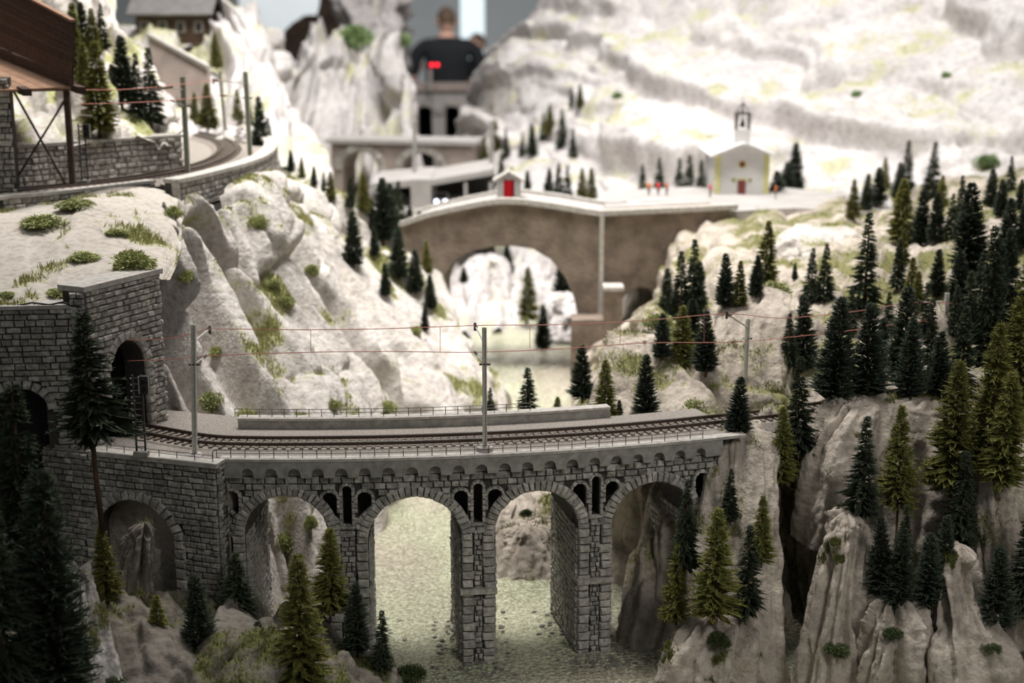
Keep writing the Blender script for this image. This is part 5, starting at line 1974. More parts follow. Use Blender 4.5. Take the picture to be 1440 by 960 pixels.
    for v in bm.verts:
        x, y, z = v.co
        g = 1.0 + 0.03 * math.sin(x * 31) * math.sin(y * 27) * math.sin(z * 29)
        v.co = (x * 0.082 * g, y * 0.103 * g + 0.016, z * 0.127 * g + 1.648)
    me = bpy.data.meshes.new('hair')
    bm.to_mesh(me)
    bm.free()
    me.materials.append(MATS[hair])
    for p in me.polygons:
        p.use_smooth = True
    me.transform(M)
    q = bpy.data.objects.new('hair', me)
    COL.objects.link(q)
    q.parent = root
    # hands: palm, four fingers, thumb on the inner side
    for sg, w in ((-1, wl_), (1, wr_)):
        c = Vector(J[w][0])
        fw = (c - Vector(J[w - 1][0])).normalized()
        side = Vector((0, 0, 1)).cross(fw)
        if side.length < 0.2:
            side = Vector((1, 0, 0))
        side.normalize()
        upv = fw.cross(side)
        HJ = [(c, .03), (c + fw * .05, .034), (c + fw * .085, .03)]
        HE = [(0, 1), (1, 2)]
        for f_, ln in ((-1.5, .062), (-.5, .075), (.5, .07), (1.5, .055)):
            b_ = c + fw * .085 + side * f_ * .019
            HJ += [(b_, .0095), (b_ + fw * ln * .5 - upv * .008, .0088), (b_ + fw * ln * .85 - upv * .028, .0075)]
            i = len(HJ) - 3
            HE += [(2, i), (i, i + 1), (i + 1, i + 2)]
        tdir = side * (-sg)
        HJ += [(c + fw * .03 + tdir * .034, .012), (c + fw * .06 + tdir * .056, .0105), (c + fw * .092 + tdir * .058, .009)]
        i = len(HJ) - 3
        HE += [(0, i), (i, i + 1), (i + 1, i + 2)]
        skinned('hand', HJ, HE, ['skin'], lambda c_: 0)
    return root


PD = 12.2
pz_ = P(628, 13, PD)
person('person', 'person with short brown hair in a black t-shirt standing turned away', (pz_[0], PD, 0), float(pz_[2]) + 0.0, 0.12, None, 'shirt_black', 'trousers')
p2 = P(668, 55, 13.6)
person('person', 'person in dark clothes half hidden behind the one in black', (p2[0] + 0.03, 13.6, 0), 1.45, math.pi * 0.6, None, 'shirt_black', 'trousers', arms='down')
# tiny figures by the church
for (px, d, sh_, lb) in ((912, 2.14, 'orange_cloth', 'tiny figure in orange behind the white parapet, nearest the bridge'), (925, 2.14, 'red_cloth', 'tiny figure in red between two orange ones on the church road'),
                         (937, 2.14, 'orange_cloth', 'tiny figure in orange behind the parapet, nearest the church'), (998, 2.12, 'red_cloth', 'tiny figure in red at the church corner'),
                         (1090, 2.1, 'orange_cloth', 'tiny figure in orange beside the church bushes')):
    g_ = P(px, 290, d)
    person('figurine', lb, (g_[0], d, RZ), 0.021, random.uniform(0, 6), None, sh_, 'trousers', arms='down')

# ------------------------------------------------------------------ bridges and road beyond
def far_bridge(name, label, A, B, ztop, zlow, thick, arches, mat, cap_mat, cap_h):
    ln = Line(A, B)
    root = empty(name, ln.at(ln.L / 2, zlow))
    tag(root, label, 'bridge')

    def iv(s):
        for (c, r_, zs) in arches:
            x = s - c
            if abs(x) < r_:
                return [(zs + math.sqrt(r_ * r_ - x * x), ztop)]
        return [(zlow, ztop)]
    strips(ln, 0, ln.L, 0.006, -thick, 0.0, iv).build('arch_wall', mat, root)
    sweep(ln, -0.01, ln.L + 0.01, [(-thick - 0.006, ztop), (0.008, ztop), (0.008, ztop + cap_h), (-thick - 0.006, ztop + cap_h)], 6).build('deck_slab', cap_mat, root)
    for (c, r_, zs) in arches:
        n = 13
        ms = []
        for k in range(n):
            a = math.pi * (k + 0.5) / n
            ms.append(stone_matrix(ln, c + (r_ + 0.008) * math.cos(a), zs + (r_ + 0.008) * math.sin(a), math.pi * (r_ + 0.008) / n - 0.001, 0.016, 0.006, a - math.pi / 2, -0.001))
        lay(root, 'voussoir', ms, 'stone_warm', wedge=0.06)
    return ln, root


d2 = 2.95
BA, BB = P(466, 230, d2), P(664, 226, d2 - 0.05)
LN2 = Line(BA, BB)
zt2 = float(P(560, 201, d2)[2])
arr = []
for (l, r_, ap) in ((482, 532, 213), (566, 618, 215)):
    a0, a1 = on_line(LN2, l, 235)[0], on_line(LN2, r_, 235)[0]
    rr = (a1 - a0) / 2
    arr.append(((a0 + a1) / 2, rr, on_line(LN2, (l + r_) / 2, ap)[1] - rr))
far_bridge('brown_bridge', 'blurred brown twin-arch bridge in front of the ribbed cliff', BA, BB, zt2, 1.18, 0.10, arr, 'far_bridge_stone', 'pale_concrete', 0.008)
d3 = 4.4
BA, BB = P(574, 160, d3), P(668, 160, d3)
LN3 = Line(BA, BB)
zt3 = float(P(620, 128, d3)[2])
arr = []
for (l, r_, ap) in ((586, 609, 150), (624, 648, 150)):
    a0, a1 = on_line(LN3, l, 170)[0], on_line(LN3, r_, 170)[0]
    rr = (a1 - a0) / 2
    arr.append(((a0 + a1) / 2, rr, on_line(LN3, (l + r_) / 2, ap)[1] - rr))
ln3, fb3 = far_bridge('far_viaduct', 'pale blurred viaduct with two dark arches under the person in black', BA, BB, zt3, 1.1, 0.14, arr, 'pale_concrete', 'far_bridge_stone', 0.02)
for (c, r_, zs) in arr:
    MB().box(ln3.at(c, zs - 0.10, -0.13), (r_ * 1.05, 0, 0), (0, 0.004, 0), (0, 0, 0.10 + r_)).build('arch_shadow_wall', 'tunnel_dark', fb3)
# red signal lamp on a post there
sp_ = P(605, 128, d3 - 0.03)
sg_ = empty('far_signal', sp_)
tag(sg_, 'far pale signal post with a glowing red lamp before the person', 'signal')
MB().tube([sp_, P(605, 96, d3 - 0.03)], 0.006, 8).build('signal_post', 'pale_concrete', sg_)
MB().cbox(P(611, 92, d3 - 0.03), 0.032, 0.012, 0.014).build('lamp_box', 'iron_dark', sg_)
for px in (607, 615):
    MB().tube([P(px, 91, d3 - 0.036), P(px, 91, d3 - 0.046)], 0.0048, 12).build('red_lamp', 'signal_red', sg_)

# concrete road gallery with a car below it
d4 = 2.5
gl = empty('road_gallery', P(640, 290, d4))
tag(gl, 'pale concrete road gallery with a dark opening beyond the stone bridge', 'gallery')
zt4a, zt4b = float(P(605, 253, d4)[2]), float(P(692, 238, d4)[2])
xa_, xb_ = P(606, 260, d4)[0], P(694, 245, d4)[0]
xl_ = P(520, 260, d4)[0]
MB().hexa([(xa_, d4, zt4a - 0.010), (xb_, d4, zt4b - 0.010), (xb_, d4 + 0.2, zt4b - 0.010), (xa_, d4 + 0.2, zt4a - 0.010), (xa_, d4, zt4a), (xb_, d4, zt4b), (xb_, d4 + 0.2, zt4b), (xa_, d4 + 0.2, zt4a)]).build('roof_slab', 'pale_concrete', gl)
xw_ = P(578, 260, d4)[0]
MB().hexa([(xw_, d4 - 0.01, 1.2), (xa_, d4 - 0.01, 1.2), (xa_, d4 + 0.2, 1.2), (xw_, d4 + 0.2, 1.2), (xw_, d4 - 0.01, zt4a + .002), (xa_, d4 - 0.01, zt4a + .002), (xa_, d4 + 0.2, zt4a + .002), (xw_, d4 + 0.2, zt4a + .002)]).build('end_wall', 'pale_concrete', gl)
MB().hexa([(xl_, d4, zt4a - 0.016), (xw_, d4, zt4a - 0.012), (xw_, d4 + 0.2, zt4a - 0.012), (xl_, d4 + 0.2, zt4a - 0.016), (xl_, d4, zt4a - 0.006), (xw_, d4, zt4a), (xw_, d4 + 0.2, zt4a), (xl_, d4 + 0.2, zt4a - 0.006)]).build('approach_slab', 'pale_concrete', gl)
MB().hexa([(xl_, d4 + 0.19, 1.2), (xb_, d4 + 0.19, 1.2), (xb_, d4 + 0.2, 1.2), (xl_, d4 + 0.2, 1.2), (xl_, d4 + 0.19, zt4a - .012), (xb_, d4 + 0.19, zt4b - .01), (xb_, d4 + 0.2, zt4b - .01), (xl_, d4 + 0.2, zt4a - .012)]).build('rear_wall', 'iron_dark', gl)
zf = float(P(620, 292, d4)[2])
MB().hexa([(xl_, d4 - 0.02, zf - .01), (xb_, d4 - 0.02, zf - .01), (xb_, d4 + .2, zf - .01), (xl_, d4 + .2, zf - .01), (xl_, d4 - 0.02, zf), (xb_, d4 - 0.02, zf), (xb_, d4 + .2, zf), (xl_, d4 + .2, zf)]).build('road_slab', 'pale_concrete', gl)
for px in (655, 690):
    q = P(px, 270, d4 + 0.005)
    MB().cbox((q[0], q[1], (zf + zt4a) / 2), 0.006, 0.006, zt4a - zf - 0.01).build('gallery_post', 'pale_concrete', gl)
# car with lit headlights in the gallery
cpos = P(621, 288, d4 + 0.05)
car = empty('car', cpos)
tag(car, 'tiny white car with lit bluish headlights inside the road gallery', 'car')
c0 = np.array([cpos[0], cpos[1], zf])
body = [c0 + np.array([0, y, z]) for (y, z) in ((-.026, .003), (-.026, .009), (-.022, .011), (-.010, .012), (-.004, .019), (.014, .0195), (.020, .013), (.026, .012), (.027, .003))]
MB().prism([p + np.array([-0.0115, 0, 0]) for p in body], (0.023, 0, 0)).build('car_body', 'white_paint', car)
MB().prism([c0 + np.array([-0.0098, y, z]) for (y, z) in ((-.0102, .0128), (-.0046, .0192), (-.0056, .0198), (-.0112, .0134))], (0.0196, 0, 0)).build('windscreen', 'window_dark', car)
for sx in (-1, 1):
    MB().tube([c0 + np.array([sx * 0.008, -0.0255, 0.0082]), c0 + np.array([sx * 0.008, -0.0268, 0.0082])], 0.0036, 12).build('headlight', 'headlight', car)
    for yy in (-.016, .017):
        MB().tube([c0 + np.array([sx * 0.0085, yy, 0.0038]), c0 + np.array([sx * 0.0122, yy, 0.0038])], 0.0038, 12).build('wheel', 'cable_black', car)
# pale posts beyond the bridge
for (px, y0, y1, d, lb) in ((583, 250, 170, 2.62, 'pale catenary post before the brown twin-arch bridge'), (691, 238, 170, 2.62, 'pale catenary post at the gallery end by the far firs')):
    b_ = P(px, y0, d)
    mast('far_mast', lb, b_, P(px, y1, d), 'pale_concrete', None, None, w=0.008)

# ------------------------------------------------------------------ house, stair wall and dark crag at the top
hz = P(235, 62, 2.62)
hs = empty('hill_house', hz)
tag(hs, 'dark timber house with grey roof on top of the hillside', 'house')
hw, hd_, hh = 0.13, 0.09, 0.055
MB().cbox(hz + np.array([0.01, hd_ / 2, hh / 2]), hw, hd_, hh).build('house_wall', 'brown_timber', hs)
for sg in (-1, 1):
    e0, e1 = hz + np.array([0.01, hd_ / 2 + sg * (hd_ / 2 + 0.015), hh - 0.004]), hz + np.array([0.01, hd_ / 2, hh + 0.035])
    v = (e1 - e0) / 2
    nn = np.array([0, -v[2], v[1]])
    nn = nn / np.linalg.norm(nn) * 0.002
    MB().box((e0 + e1) / 2, (hw / 2 + 0.012, 0, 0), v, nn).build('roof_slab', 'house_roof', hs)
for k in range(4):
    f_ = hz + np.array([0.01 - hw / 2 + hw * (k + 0.5) / 4, -0.001, hh * 0.55])
    fr_ = MB().cbox(f_, 0.016, 0.003, 0.02).build('window', 'pale_concrete', hs)
    MB().cbox(f_ + np.array([0, -0.001, 0]), 0.011, 0.003, 0.015).build('pane', 'window_dark', fr_)
# sloping pale wall of the road climbing to the house
rw_ = empty('ramp_wall', P(255, 90, 2.2))
tag(rw_, 'long sloping grey retaining wall climbing the hillside to the house', 'wall')
a, b2 = P(208, 52, 2.28), P(292, 98, 2.08)
a2, c2 = P(214, 130, 2.2), P(292, 150, 2.05)
dn = np.array([0, 0.02, 0])
MB().hexa([a2, c2, c2 + dn, a2 + dn, a, b2, b2 + dn, a + dn]).build('wall_core', 'far_bridge_stone', rw_)
up = np.array([0, 0, 0.006])
ov = np.array([0, -0.006, 0])
MB().hexa([a + ov, b2 + ov, b2 + dn, a + dn, a + ov + up, b2 + ov + up, b2 + dn + up, a + dn + up]).build('wall_coping', 'coping', rw_)
# ------------------------------------------------------------------ the exhibition hall
def sbox(name, c, sx, sy, sz, mat):
    return tag(MB().cbox(c, sx, sy, sz).build(name, mat), kind='structure')


sbox('floor', (0, 8, -0.05), 30, 24, 0.1, 'hall_floor')
sbox('wall_back', (0, 17.0, 2.0), 24, 0.1, 4.0, 'hall_pale')
gx = P(605, 50, 14.5)
sbox('wall_panel', (gx[0], 14.5, 1.5), 0.60, 0.1, 3.0, 'hall_grey')
gx = P(720, 40, 14.6)
sbox('wall_side', (gx[0] + 0.35, 14.6, 1.5), 1.25, 0.1, 3.0, 'hall_grey')
gx = P(560, 40, 14.8)
sbox('wall_strip', (gx[0], 14.9, 1.5), 0.3, 0.1, 3.0, 'hall_pale')
wn = P(660, 50, 15.6)
wd = empty('lit_display', (wn[0], 15.6, 0))
tag(wd, 'tall bright bluish-white lit panel behind the person in black', 'display')
MB().cbox((wn[0], 15.62, 1.4), 0.70, 0.06, 2.6).build('frame', 'hall_pale', wd)
MB().cbox((wn[0], 15.585, 1.4), 0.62, 0.02, 2.5).build('panel', 'lit_window', wd)
pillar('brown_crag', [(470, 120, 5.4, .10, .06), (468, 60, 5.4, .075, .05), (474, 10, 5.42, .06, .045), (480, -40, 5.44, .06, .04), (484, -80, 5.46, .05, .03)], 'brown_timber', 'blurred dark brown crag beyond the pale far cliffs', 'rock', seed=333, amp=0.02, amp2=0.01)
pillar('brown_crag', [(425, 120, 5.5, .12, .06), (428, 70, 5.5, .10, .05), (440, 35, 5.5, .07, .045), (452, 22, 5.5, .04, .03)], 'brown_timber', 'low blurred brown crag at the foot of the darker one', 'rock', seed=343, amp=0.02, amp2=0.01)
gt = P(430, 0, 11.0)
tag(MB().cbox((gt[0], 11.0, 1.9), 1.0, 0.06, 1.1).build('poster_board', 'hall_pale'), 'pale bluish board on the hall side beyond the crags', 'board')
# hidden plinth that carries the layout
sbox('layout_floor', (0.1, 2.4, 1.02), 3.2, 4.6, 0.12, 'iron_dark')

# ================================================================== FIRS, SHRUBS
def fir_mesh(kind, k):
    """foliage of a unit-high bottle-brush fir; returns a mesh"""
    r = np.random.default_rng(1000 + k * 17 + {'dark': 0, 'green': 300, 'olive': 600}[kind])
    nb = {'dark': 560, 'green': 430, 'olive': 470}[kind]
    rmax = {'dark': 0.185, 'green': 0.20, 'olive': 0.215}[kind]
    t = np.sort(r.random(nb) ** 1.15)             # 0 foot .. 1 tip
    z = 0.05 + 0.94 * t
    prof = (1 - t) ** {'dark': 0.62, 'green': 0.95, 'olive': 0.85}[kind]
    tier = {'dark': 0.06, 'green': 0.34, 'olive': 0.24}[kind]
    nt_ = {'dark': 9, 'green': 9, 'olive': 8}[kind]
    prof = prof * (1 - tier + tier * (1 - (t * nt_ + 0.2 * r.random()) % 1.0)) * np.where(t < 0.08, 0.72, 1)
    L = rmax * prof * (0.72 + 0.42 * r.random(nb)) + 0.014
    az = r.random(nb) * 2 * math.pi
    # lopsided growth
    L *= 1 + 0.16 * np.cos(az - r.random() * 6.28) * (r.random(nb) * 0.5 + 0.5)
    el = np.radians({'dark': 24, 'green': 2, 'olive': 12}[kind] + 16 * (t - 0.4) + r.normal(0, 9, nb))
    out = np.stack([np.cos(az) * np.cos(el), np.sin(az) * np.cos(el), np.sin(el)], 1)
    sid = np.stack([-np.sin(az), np.cos(az), np.zeros(nb)], 1)
    base = np.stack([np.zeros(nb), np.zeros(nb), z - L * 0.15], 1)
    droop = np.zeros((nb, 3))
    droop[:, 2] = -1
    V, F = [], []
    n0 = 0
    # needle-bearing twig: a bent leaf-shaped blade
    nS = 4
    for q in range(2):
        wv = (0.10 if q == 0 else 0.075) * L + 0.0035
        nrm = sid if q == 0 else np.cross(out, sid)
        P0 = base + out * (L * 0.08)[:, None]
        P1 = base + out * (L * 0.55)[:, None] + droop * (L * 0.05)[:, None]
        P2 = base + out * L[:, None] + droop * (L * {'dark': 0.02, 'green': 0.2, 'olive': 0.12}[kind])[:, None]
        a = P1 + nrm * wv[:, None]
        b2 = P1 - nrm * wv[:, None]
        V.append(np.stack([P0, a, P2, b2], 1).reshape(-1, 3))
        i = np.arange(nb) * 4 + n0
        F.append(np.stack([i, i + 1, i + 2], 1))
        F.append(np.stack([i, i + 2, i + 3], 1))
        n0 += nb * 4
    # single needles standing off each twig
    m = {'dark': 15, 'green': 14, 'olive': 17}[kind]
    f = r.random((nb, m)) * 0.85 + 0.18
    pb = base[:, None] + out[:, None] * (L[:, None] * f)[..., None]
    pb[..., 2] -= (L[:, None] * f * f) * {'dark': 0.02, 'green': 0.2, 'olive': 0.12}[kind]
    ang = r.random((nb, m)) * 2 * math.pi
    perp = sid[:, None] * np.cos(ang)[..., None] + np.cross(out, sid)[:, None] * np.sin(ang)[..., None]
    dirn = perp * 0.75 + out[:, None] * 0.8 + r.normal(0, 0.15, (nb, m, 3))
    dirn /= np.linalg.norm(dirn, axis=2, keepdims=True)
    ln = {'dark': 0.026, 'green': 0.024, 'olive': 0.032}[kind] * (0.6 + 0.7 * r.random((nb, m, 1)))
    sw = np.cross(dirn, r.normal(size=(nb, m, 3)))
    sw /= np.linalg.norm(sw, axis=2, keepdims=True)
    w = 0.0032
    tri = np.stack([pb - sw * w, pb + sw * w, pb + dirn * ln], 2).reshape(-1, 3)
    V.append(tri)
    F.append(np.arange(len(tri)).reshape(-1, 3) + n0)
    return np_mesh('foliage', np.concatenate(V), np.concatenate(F), 'needle_' + kind, False)


FIRS = {(kd, k): fir_mesh(kd, k) for kd in ('dark', 'green', 'olive') for k in range(3)}
TRUNK = MB().tube([(0, 0, -0.06), (0.003, 0, 0.3), (0, 0.002, 0.7), (0, 0, 0.985)], [0.017, 0.014, 0.008, 0.002], 7).mesh('trunk', 'bark', True)
LONG_TRUNK = MB().tube([(0, 0, -0.75), (0.006, 0, -0.3), (0.003, 0, 0.3), (0, 0, 0.985)], [0.012, 0.0105, 0.008, 0.002], 8).mesh('trunk', 'bark', True)
ORD = ['first', 'second', 'third', 'fourth', 'fifth', 'sixth', 'seventh', 'eighth', 'ninth', 'tenth', 'eleventh', 'twelfth', 'thirteenth', 'fourteenth', 'fifteenth']
KIND = {'D': ('dark', 'dark blue-green'), 'G': ('green', 'dark pointed'), 'O': ('olive', 'olive green')}
_tn = 0


def fir(px, base_y, top_y, kd, label, group, d=None, wide=1.0, long_trunk=False, lean=0.0):
    global _tn
    kind, _ = KIND[kd]
    p = None
    if d is None:
        p = hit(px, base_y)
        if p is None:
            p = P(px, base_y, 1.2)
    else:
        p = P(px, base_y, d)
    # crown height from the photographed pixels at this distance
    ft = np.array(P(px, top_y, p[1]))
    h = float(ft[2] - p[2])
    root = empty('fir_tree', p)
    tag(root, label, 'fir tree', group)
    k = (_tn * 7 + 1) % 3
    _tn += 1
    root.rotation_euler = (lean, 0.03 * math.sin(_tn * 2.1), _tn * 2.399)
    root.scale = (h * wide * 1.28, h * wide * 1.28, h)
    for nm, me in (('trunk', LONG_TRUNK if long_trunk else TRUNK), ('foliage', FIRS[(kind, k)])):
        o = bpy.data.objects.new(nm, me)
        COL.objects.link(o)
        o.parent = root
    return root


def clump(where, ref, group, trees, **kw):
    """trees: (px, base, top, kind[, dict]); counted from the reference"""
    n = len(trees)
    for i, t in enumerate(trees):
        ex = dict(kw)
        if len(t) > 4:
            ex.update(t[4])
        lb = ex.pop('label', None)
        if lb is None:
            lb = '%s fir, %s from %s, %s' % (KIND[t[3]][1], ORD[i], ref, where)
        fir(t[0], t[1], t[2], t[3], lb, group, **ex)


clump('on the bank', 'the tall masonry wall', 'firs on the shaded bank', [
    (45, 850, 540, 'G', dict(d=.86, wide=1.05, label='broad black-green fir against the shaded retaining wall')),
    (80, 985, 665, 'D', dict(d=.82, wide=.95, label='huge dark fir rising from the bottom corner')),
    (10, 1000, 700, 'G', dict(d=.80, wide=1.1, label='dark fir cut by the frame beside the huge corner fir')),
    (132, 618, 438, 'G', dict(d=.93, wide=1.5, long_trunk=True, label='tall fir with a long bare trunk before the tunnel portal')),
    (150, 842, 738, 'O', dict(d=.93, wide=.95, label='olive fir in front of the blind arch')),
    (225, 935, 838, 'O', dict(d=.90, wide=1.1, label='dim olive bush-like fir below the blind arch')),
    (283, 955, 808, 'D', dict(d=.90, wide=1.0, label='blue-green fir standing before the abutment corner')),
    (338, 872, 775, 'G', dict(d=.965, wide=1.6, label='spreading black fir at the foot of the first pier')),
    (366, 952, 873, 'D', dict(d=.90, label='small dark cone-shaped fir beside the bright olive one')),
    (424, 975, 778, 'O', dict(d=.885, wide=.98, label='large bright olive fir in front of the first arch')),
    (468, 858, 742, 'O', dict(d=.965, wide=1.15, label='olive fir at the foot of the pier between first arches')),
    (503, 918, 818, 'D', dict(d=.955, label='dark fir leaning by the second arch')),
    (537, 948, 857, 'G', dict(d=.95, wide=1.0, label='small pointed fir at the water edge below the second arch'))])
clump('at the viaduct end', 'the last arch', 'firs at the viaduct end', [
    (962, 800, 672, 'G', dict(d=.99, wide=.9, label='black-green fir in the shadow of the last arch')),
    (950, 872, 765, 'O', dict(d=.985, wide=.9, label='dim olive fir before the shaded last arch')),
    (1002, 868, 716, 'O', dict(d=.965, wide=1.05, label='large bright olive fir beside the last arch')),
    (1024, 730, 658, 'G', dict(d=1.02, label='small fir growing on the flank of the pointed pillar')),
    (1050, 862, 738, 'G', dict(d=.975, wide=1.0, label='dark fir behind the large bright olive one')),
    (1070, 792, 698, 'O', dict(d=.99, wide=.95, label='yellowish fir at the edge of the dark crevice')),
    (1038, 614, 530, 'D', dict(d=1.07, wide=1.15, label='dark fir on the tip of the pointed rock pillar')),
    (1097, 676, 572, 'O', dict(d=1.06, wide=.95, long_trunk=True, label='fresh green fir with a bare trunk beside the track end')),
    (1122, 640, 500, 'G', dict(d=1.075, wide=.95, long_trunk=True, label='tall dark fir with bare trunk above the crevice')),
    (1135, 702, 615, 'O', dict(d=1.08, wide=1.0, label='dusky olive fir hanging over the crevice'))])
clump('on the crag', 'the crevice', 'firs on the lower crag', [
    (1212, 722, 585, 'G', dict(d=1.0, wide=1.05, label='dark tiered fir on top of the narrow rock blade')),
    (1263, 715, 570, 'O', dict(d=1.02, wide=.9, long_trunk=True, label='olive fir with bare trunk beside the dark tiered one')),
    (1236, 838, 728, 'D', dict(d=.965, wide=.95, label='rounded dark fir of the pair beside the rock stump')),
    (1264, 855, 742, 'D', dict(d=.955, wide=1.05, label='leaning dark fir above the broad rock stump')),
    (1270, 790, 708, 'G', dict(d=.985, wide=.95, label='small dark fir behind the leaning pair')),
    (1304, 852, 748, 'D', dict(d=.955, wide=1.05, label='dark fir in the gap before the slim rock fin')),
    (1326, 832, 724, 'D', dict(d=.965, wide=.9, label='narrow dark fir touching the one before the rock fin')),
    (1347, 772, 632, 'G', dict(d=1.0, wide=1.1, label='large spreading dark fir below the olive giants')),
    (1397, 884, 766, 'D', dict(d=.945, wide=1.1, label='dark fir on the ragged ridge')),
    (1338, 688, 508, 'O', dict(d=1.02, wide=1.05, label='big olive fir standing above the spreading dark one')),
    (1387, 655, 455, 'O', dict(d=1.03, wide=.95, label='tallest olive fir of the group on the crag')),
    (1408, 680, 522, 'O', dict(d=1.0, wide=1.0, label='olive fir in front of the tallest one')),
    (1432, 600, 345, 'O', dict(d=1.10, wide=.75, label='very tall olive fir at the picture edge')),
    (1440, 860, 700, 'G', dict(d=.97, wide=1.0, label='dark fir cut by the frame beside the ragged ridge'))])
clump('on the rock knob', 'the track', 'row of firs on the rock knob', [
    (1172, 570, 418, 'D', dict(d=1.10, wide=1.05)), (1217, 558, 426, 'D', dict(d=1.10, wide=1.1)), (1238, 520, 448, 'D', dict(d=1.18, wide=.95)),
    (1268, 545, 403, 'D', dict(d=1.15, wide=.95)), (1277, 560, 447, 'D', dict(d=1.10, wide=1.05)), (1320, 562, 466, 'D', dict(d=1.10, wide=1.1)),
    (1306, 550, 420, 'G', dict(d=1.14, wide=.8)), (1350, 570, 430, 'G', dict(d=1.12, wide=1.0)), (1388, 520, 316, 'G', dict(d=1.17, wide=.8)),
    (1362, 480, 380, 'G', dict(d=1.25, wide=1.0)), (1410, 560, 400, 'G', dict(d=1.12, wide=.9))])
clump('on the slope', 'the bridge', 'firs on the middle slope', [
    (937, 440, 377, 'D'), (958, 452, 352, 'G'), (975, 440, 336, 'G'), (982, 440, 368, 'D'), (1018, 432, 356, 'D'), (1040, 430, 367, 'O'), (1063, 418, 359, 'D'), (1076, 395, 310, 'O'),
    (1117, 394, 369, 'D'), (1140, 424, 348, 'G'), (1157, 424, 342, 'G'), (1214, 440, 298, 'G', dict(wide=.95)), (1262, 405, 335, 'G'), (1280, 425, 362, 'O')])
clump('above the track', 'the boulder', 'dark thicket above the track', [
    (930, 505, 440, 'D', dict(wide=1.2)), (960, 515, 430, 'O', dict(wide=1.2)), (993, 525, 438, 'D', dict(wide=1.1)), (972, 500, 420, 'D', dict(wide=1.2)), (1130, 520, 416, 'D', dict(lean=.05)), (1110, 515, 440, 'G')])
clump('by the track wall', 'the mast', 'firs behind the rear kerb', [
    (690, 600, 545, 'G', dict(d=1.30, wide=1.1)), (742, 602, 516, 'G', dict(d=1.20, wide=1.25)), (785, 604, 558, 'O', dict(d=1.18, wide=1.2)), (819, 562, 485, 'D', dict(d=1.24, wide=1.15)),
    (849, 602, 506, 'O', dict(d=1.15, wide=1.0)), (870, 600, 562, 'D', dict(d=1.15, wide=1.0)), (908, 592, 498, 'D', dict(d=1.15, wide=1.05))])
clump('on the upper slope', 'the church', 'firs on the upper slope', [
    (1198, 308, 252, 'O'), (1217, 298, 244, 'D'), (1233, 290, 235, 'D', dict(wide=1.2)), (1243, 265, 221, 'O'), (1262, 285, 228, 'D'), (1273, 275, 197, 'G'), (1268, 340, 252, 'O', dict(wide=1.2)), (1295, 345, 265, 'D'), (1310, 280, 199, 'G'),
    (1315, 342, 270, 'D'), (1324, 295, 246, 'O'), (1337, 335, 272, 'G'), (1350, 315, 246, 'G'), (1362, 385, 257, 'D', dict(wide=1.1)), (1318, 418, 350, 'D')])
clump('at the slope top', 'the pale stone', 'firs at the top of the slope', [
    (1393, 292, 238, 'D', dict(wide=1.2)), (1407, 305, 252, 'D', dict(wide=1.2)), (1420, 270, 219, 'G'), (1434, 295, 252, 'D'), (1415, 360, 278, 'D', dict(wide=1.1)), (1436, 350, 285, 'D'), (1268, 372, 322, 'O'), (1340, 470, 400, 'G'), (1415, 400, 320, 'D')])
clump('in the dark stand', 'the half-hidden mast', 'firs in the dark stand', [
    (1345, 440, 352, 'D'), (1375, 445, 355, 'G'), (1400, 470, 372, 'G'), (1425, 480, 395, 'D'), (1300, 470, 398, 'G'), (1288, 440, 382, 'O'), (1248, 470, 410, 'G'), (1402, 420, 335, 'D'), (1195, 470, 405, 'G')], wide=1.1)
clump('in the row by the road', 'the bridge', 'firs beside the church', [
    (903, 284, 230, 'G', dict(d=2.3)), (928, 284, 221, 'G', dict(d=2.3)), (955, 288, 222, 'G', dict(d=2.32)), (968, 290, 217, 'G', dict(d=2.3)), (986, 293, 224, 'G', dict(d=2.25)),
    (1118, 275, 200, 'D', dict(d=2.3)), (1105, 290, 228, 'D', dict(d=2.27, wide=1.3)), (1090, 292, 240, 'D', dict(d=2.2, wide=1.5))])
clump('behind the stone bridge', 'the red shrine', 'firs behind the stone bridge', [
    (742, 282, 240, 'D', dict(d=2.35)), (772, 282, 236, 'D', dict(d=2.35)), (784, 284, 228, 'G', dict(d=2.36)), (797, 284, 232, 'G', dict(d=2.36)), (818, 285, 236, 'O', dict(d=2.38)), (830, 284, 236, 'O', dict(d=2.4)),
    (704, 262, 216, 'G', dict(d=2.6)), (720, 272, 235, 'G', dict(d=2.55))])
clump('at the mountain foot', 'the far post', 'firs at the mountain foot', [
    (665, 236, 190, 'D'), (680, 236, 192, 'O'), (697, 212, 168, 'O'), (712, 222, 180, 'G'), (735, 220, 186, 'G'), (748, 220, 174, 'D'), (765, 196, 158, 'G'), (774, 190, 146, 'O'), (790, 208, 152, 'G'), (806, 222, 180, 'G'), (804, 150, 122, 'G'), (815, 152, 118, 'O')])
clump('on the cliff crest', 'the curved wall', 'firs along the cliff crest', [
    (409, 243, 211, 'D', dict(d=1.9)), (425, 252, 220, 'O', dict(d=1.95)), (442, 262, 234, 'D'), (455, 270, 241, 'G'), (465, 282, 242, 'O'), (493, 292, 247, 'G'), (510, 298, 243, 'O')])
clump('on the steep cliff', 'the crest', 'firs on the steep cliff side', [
    (522, 326, 280, 'D'), (539, 340, 250, 'D', dict(wide=1.1)), (549, 338, 258, 'D'), (560, 325, 254, 'G', dict(d=1.95)), (577, 340, 290, 'D'), (592, 360, 297, 'D'), (600, 385, 338, 'O'), (497, 375, 297, 'D'), (527, 360, 318, 'D'),
    (562, 392, 320, 'D', dict(wide=1.1)), (584, 412, 352, 'D', dict(wide=1.2)), (542, 416, 370, 'D'), (606, 434, 386, 'D', dict(wide=1.1)), (598, 466, 430, 'D')])
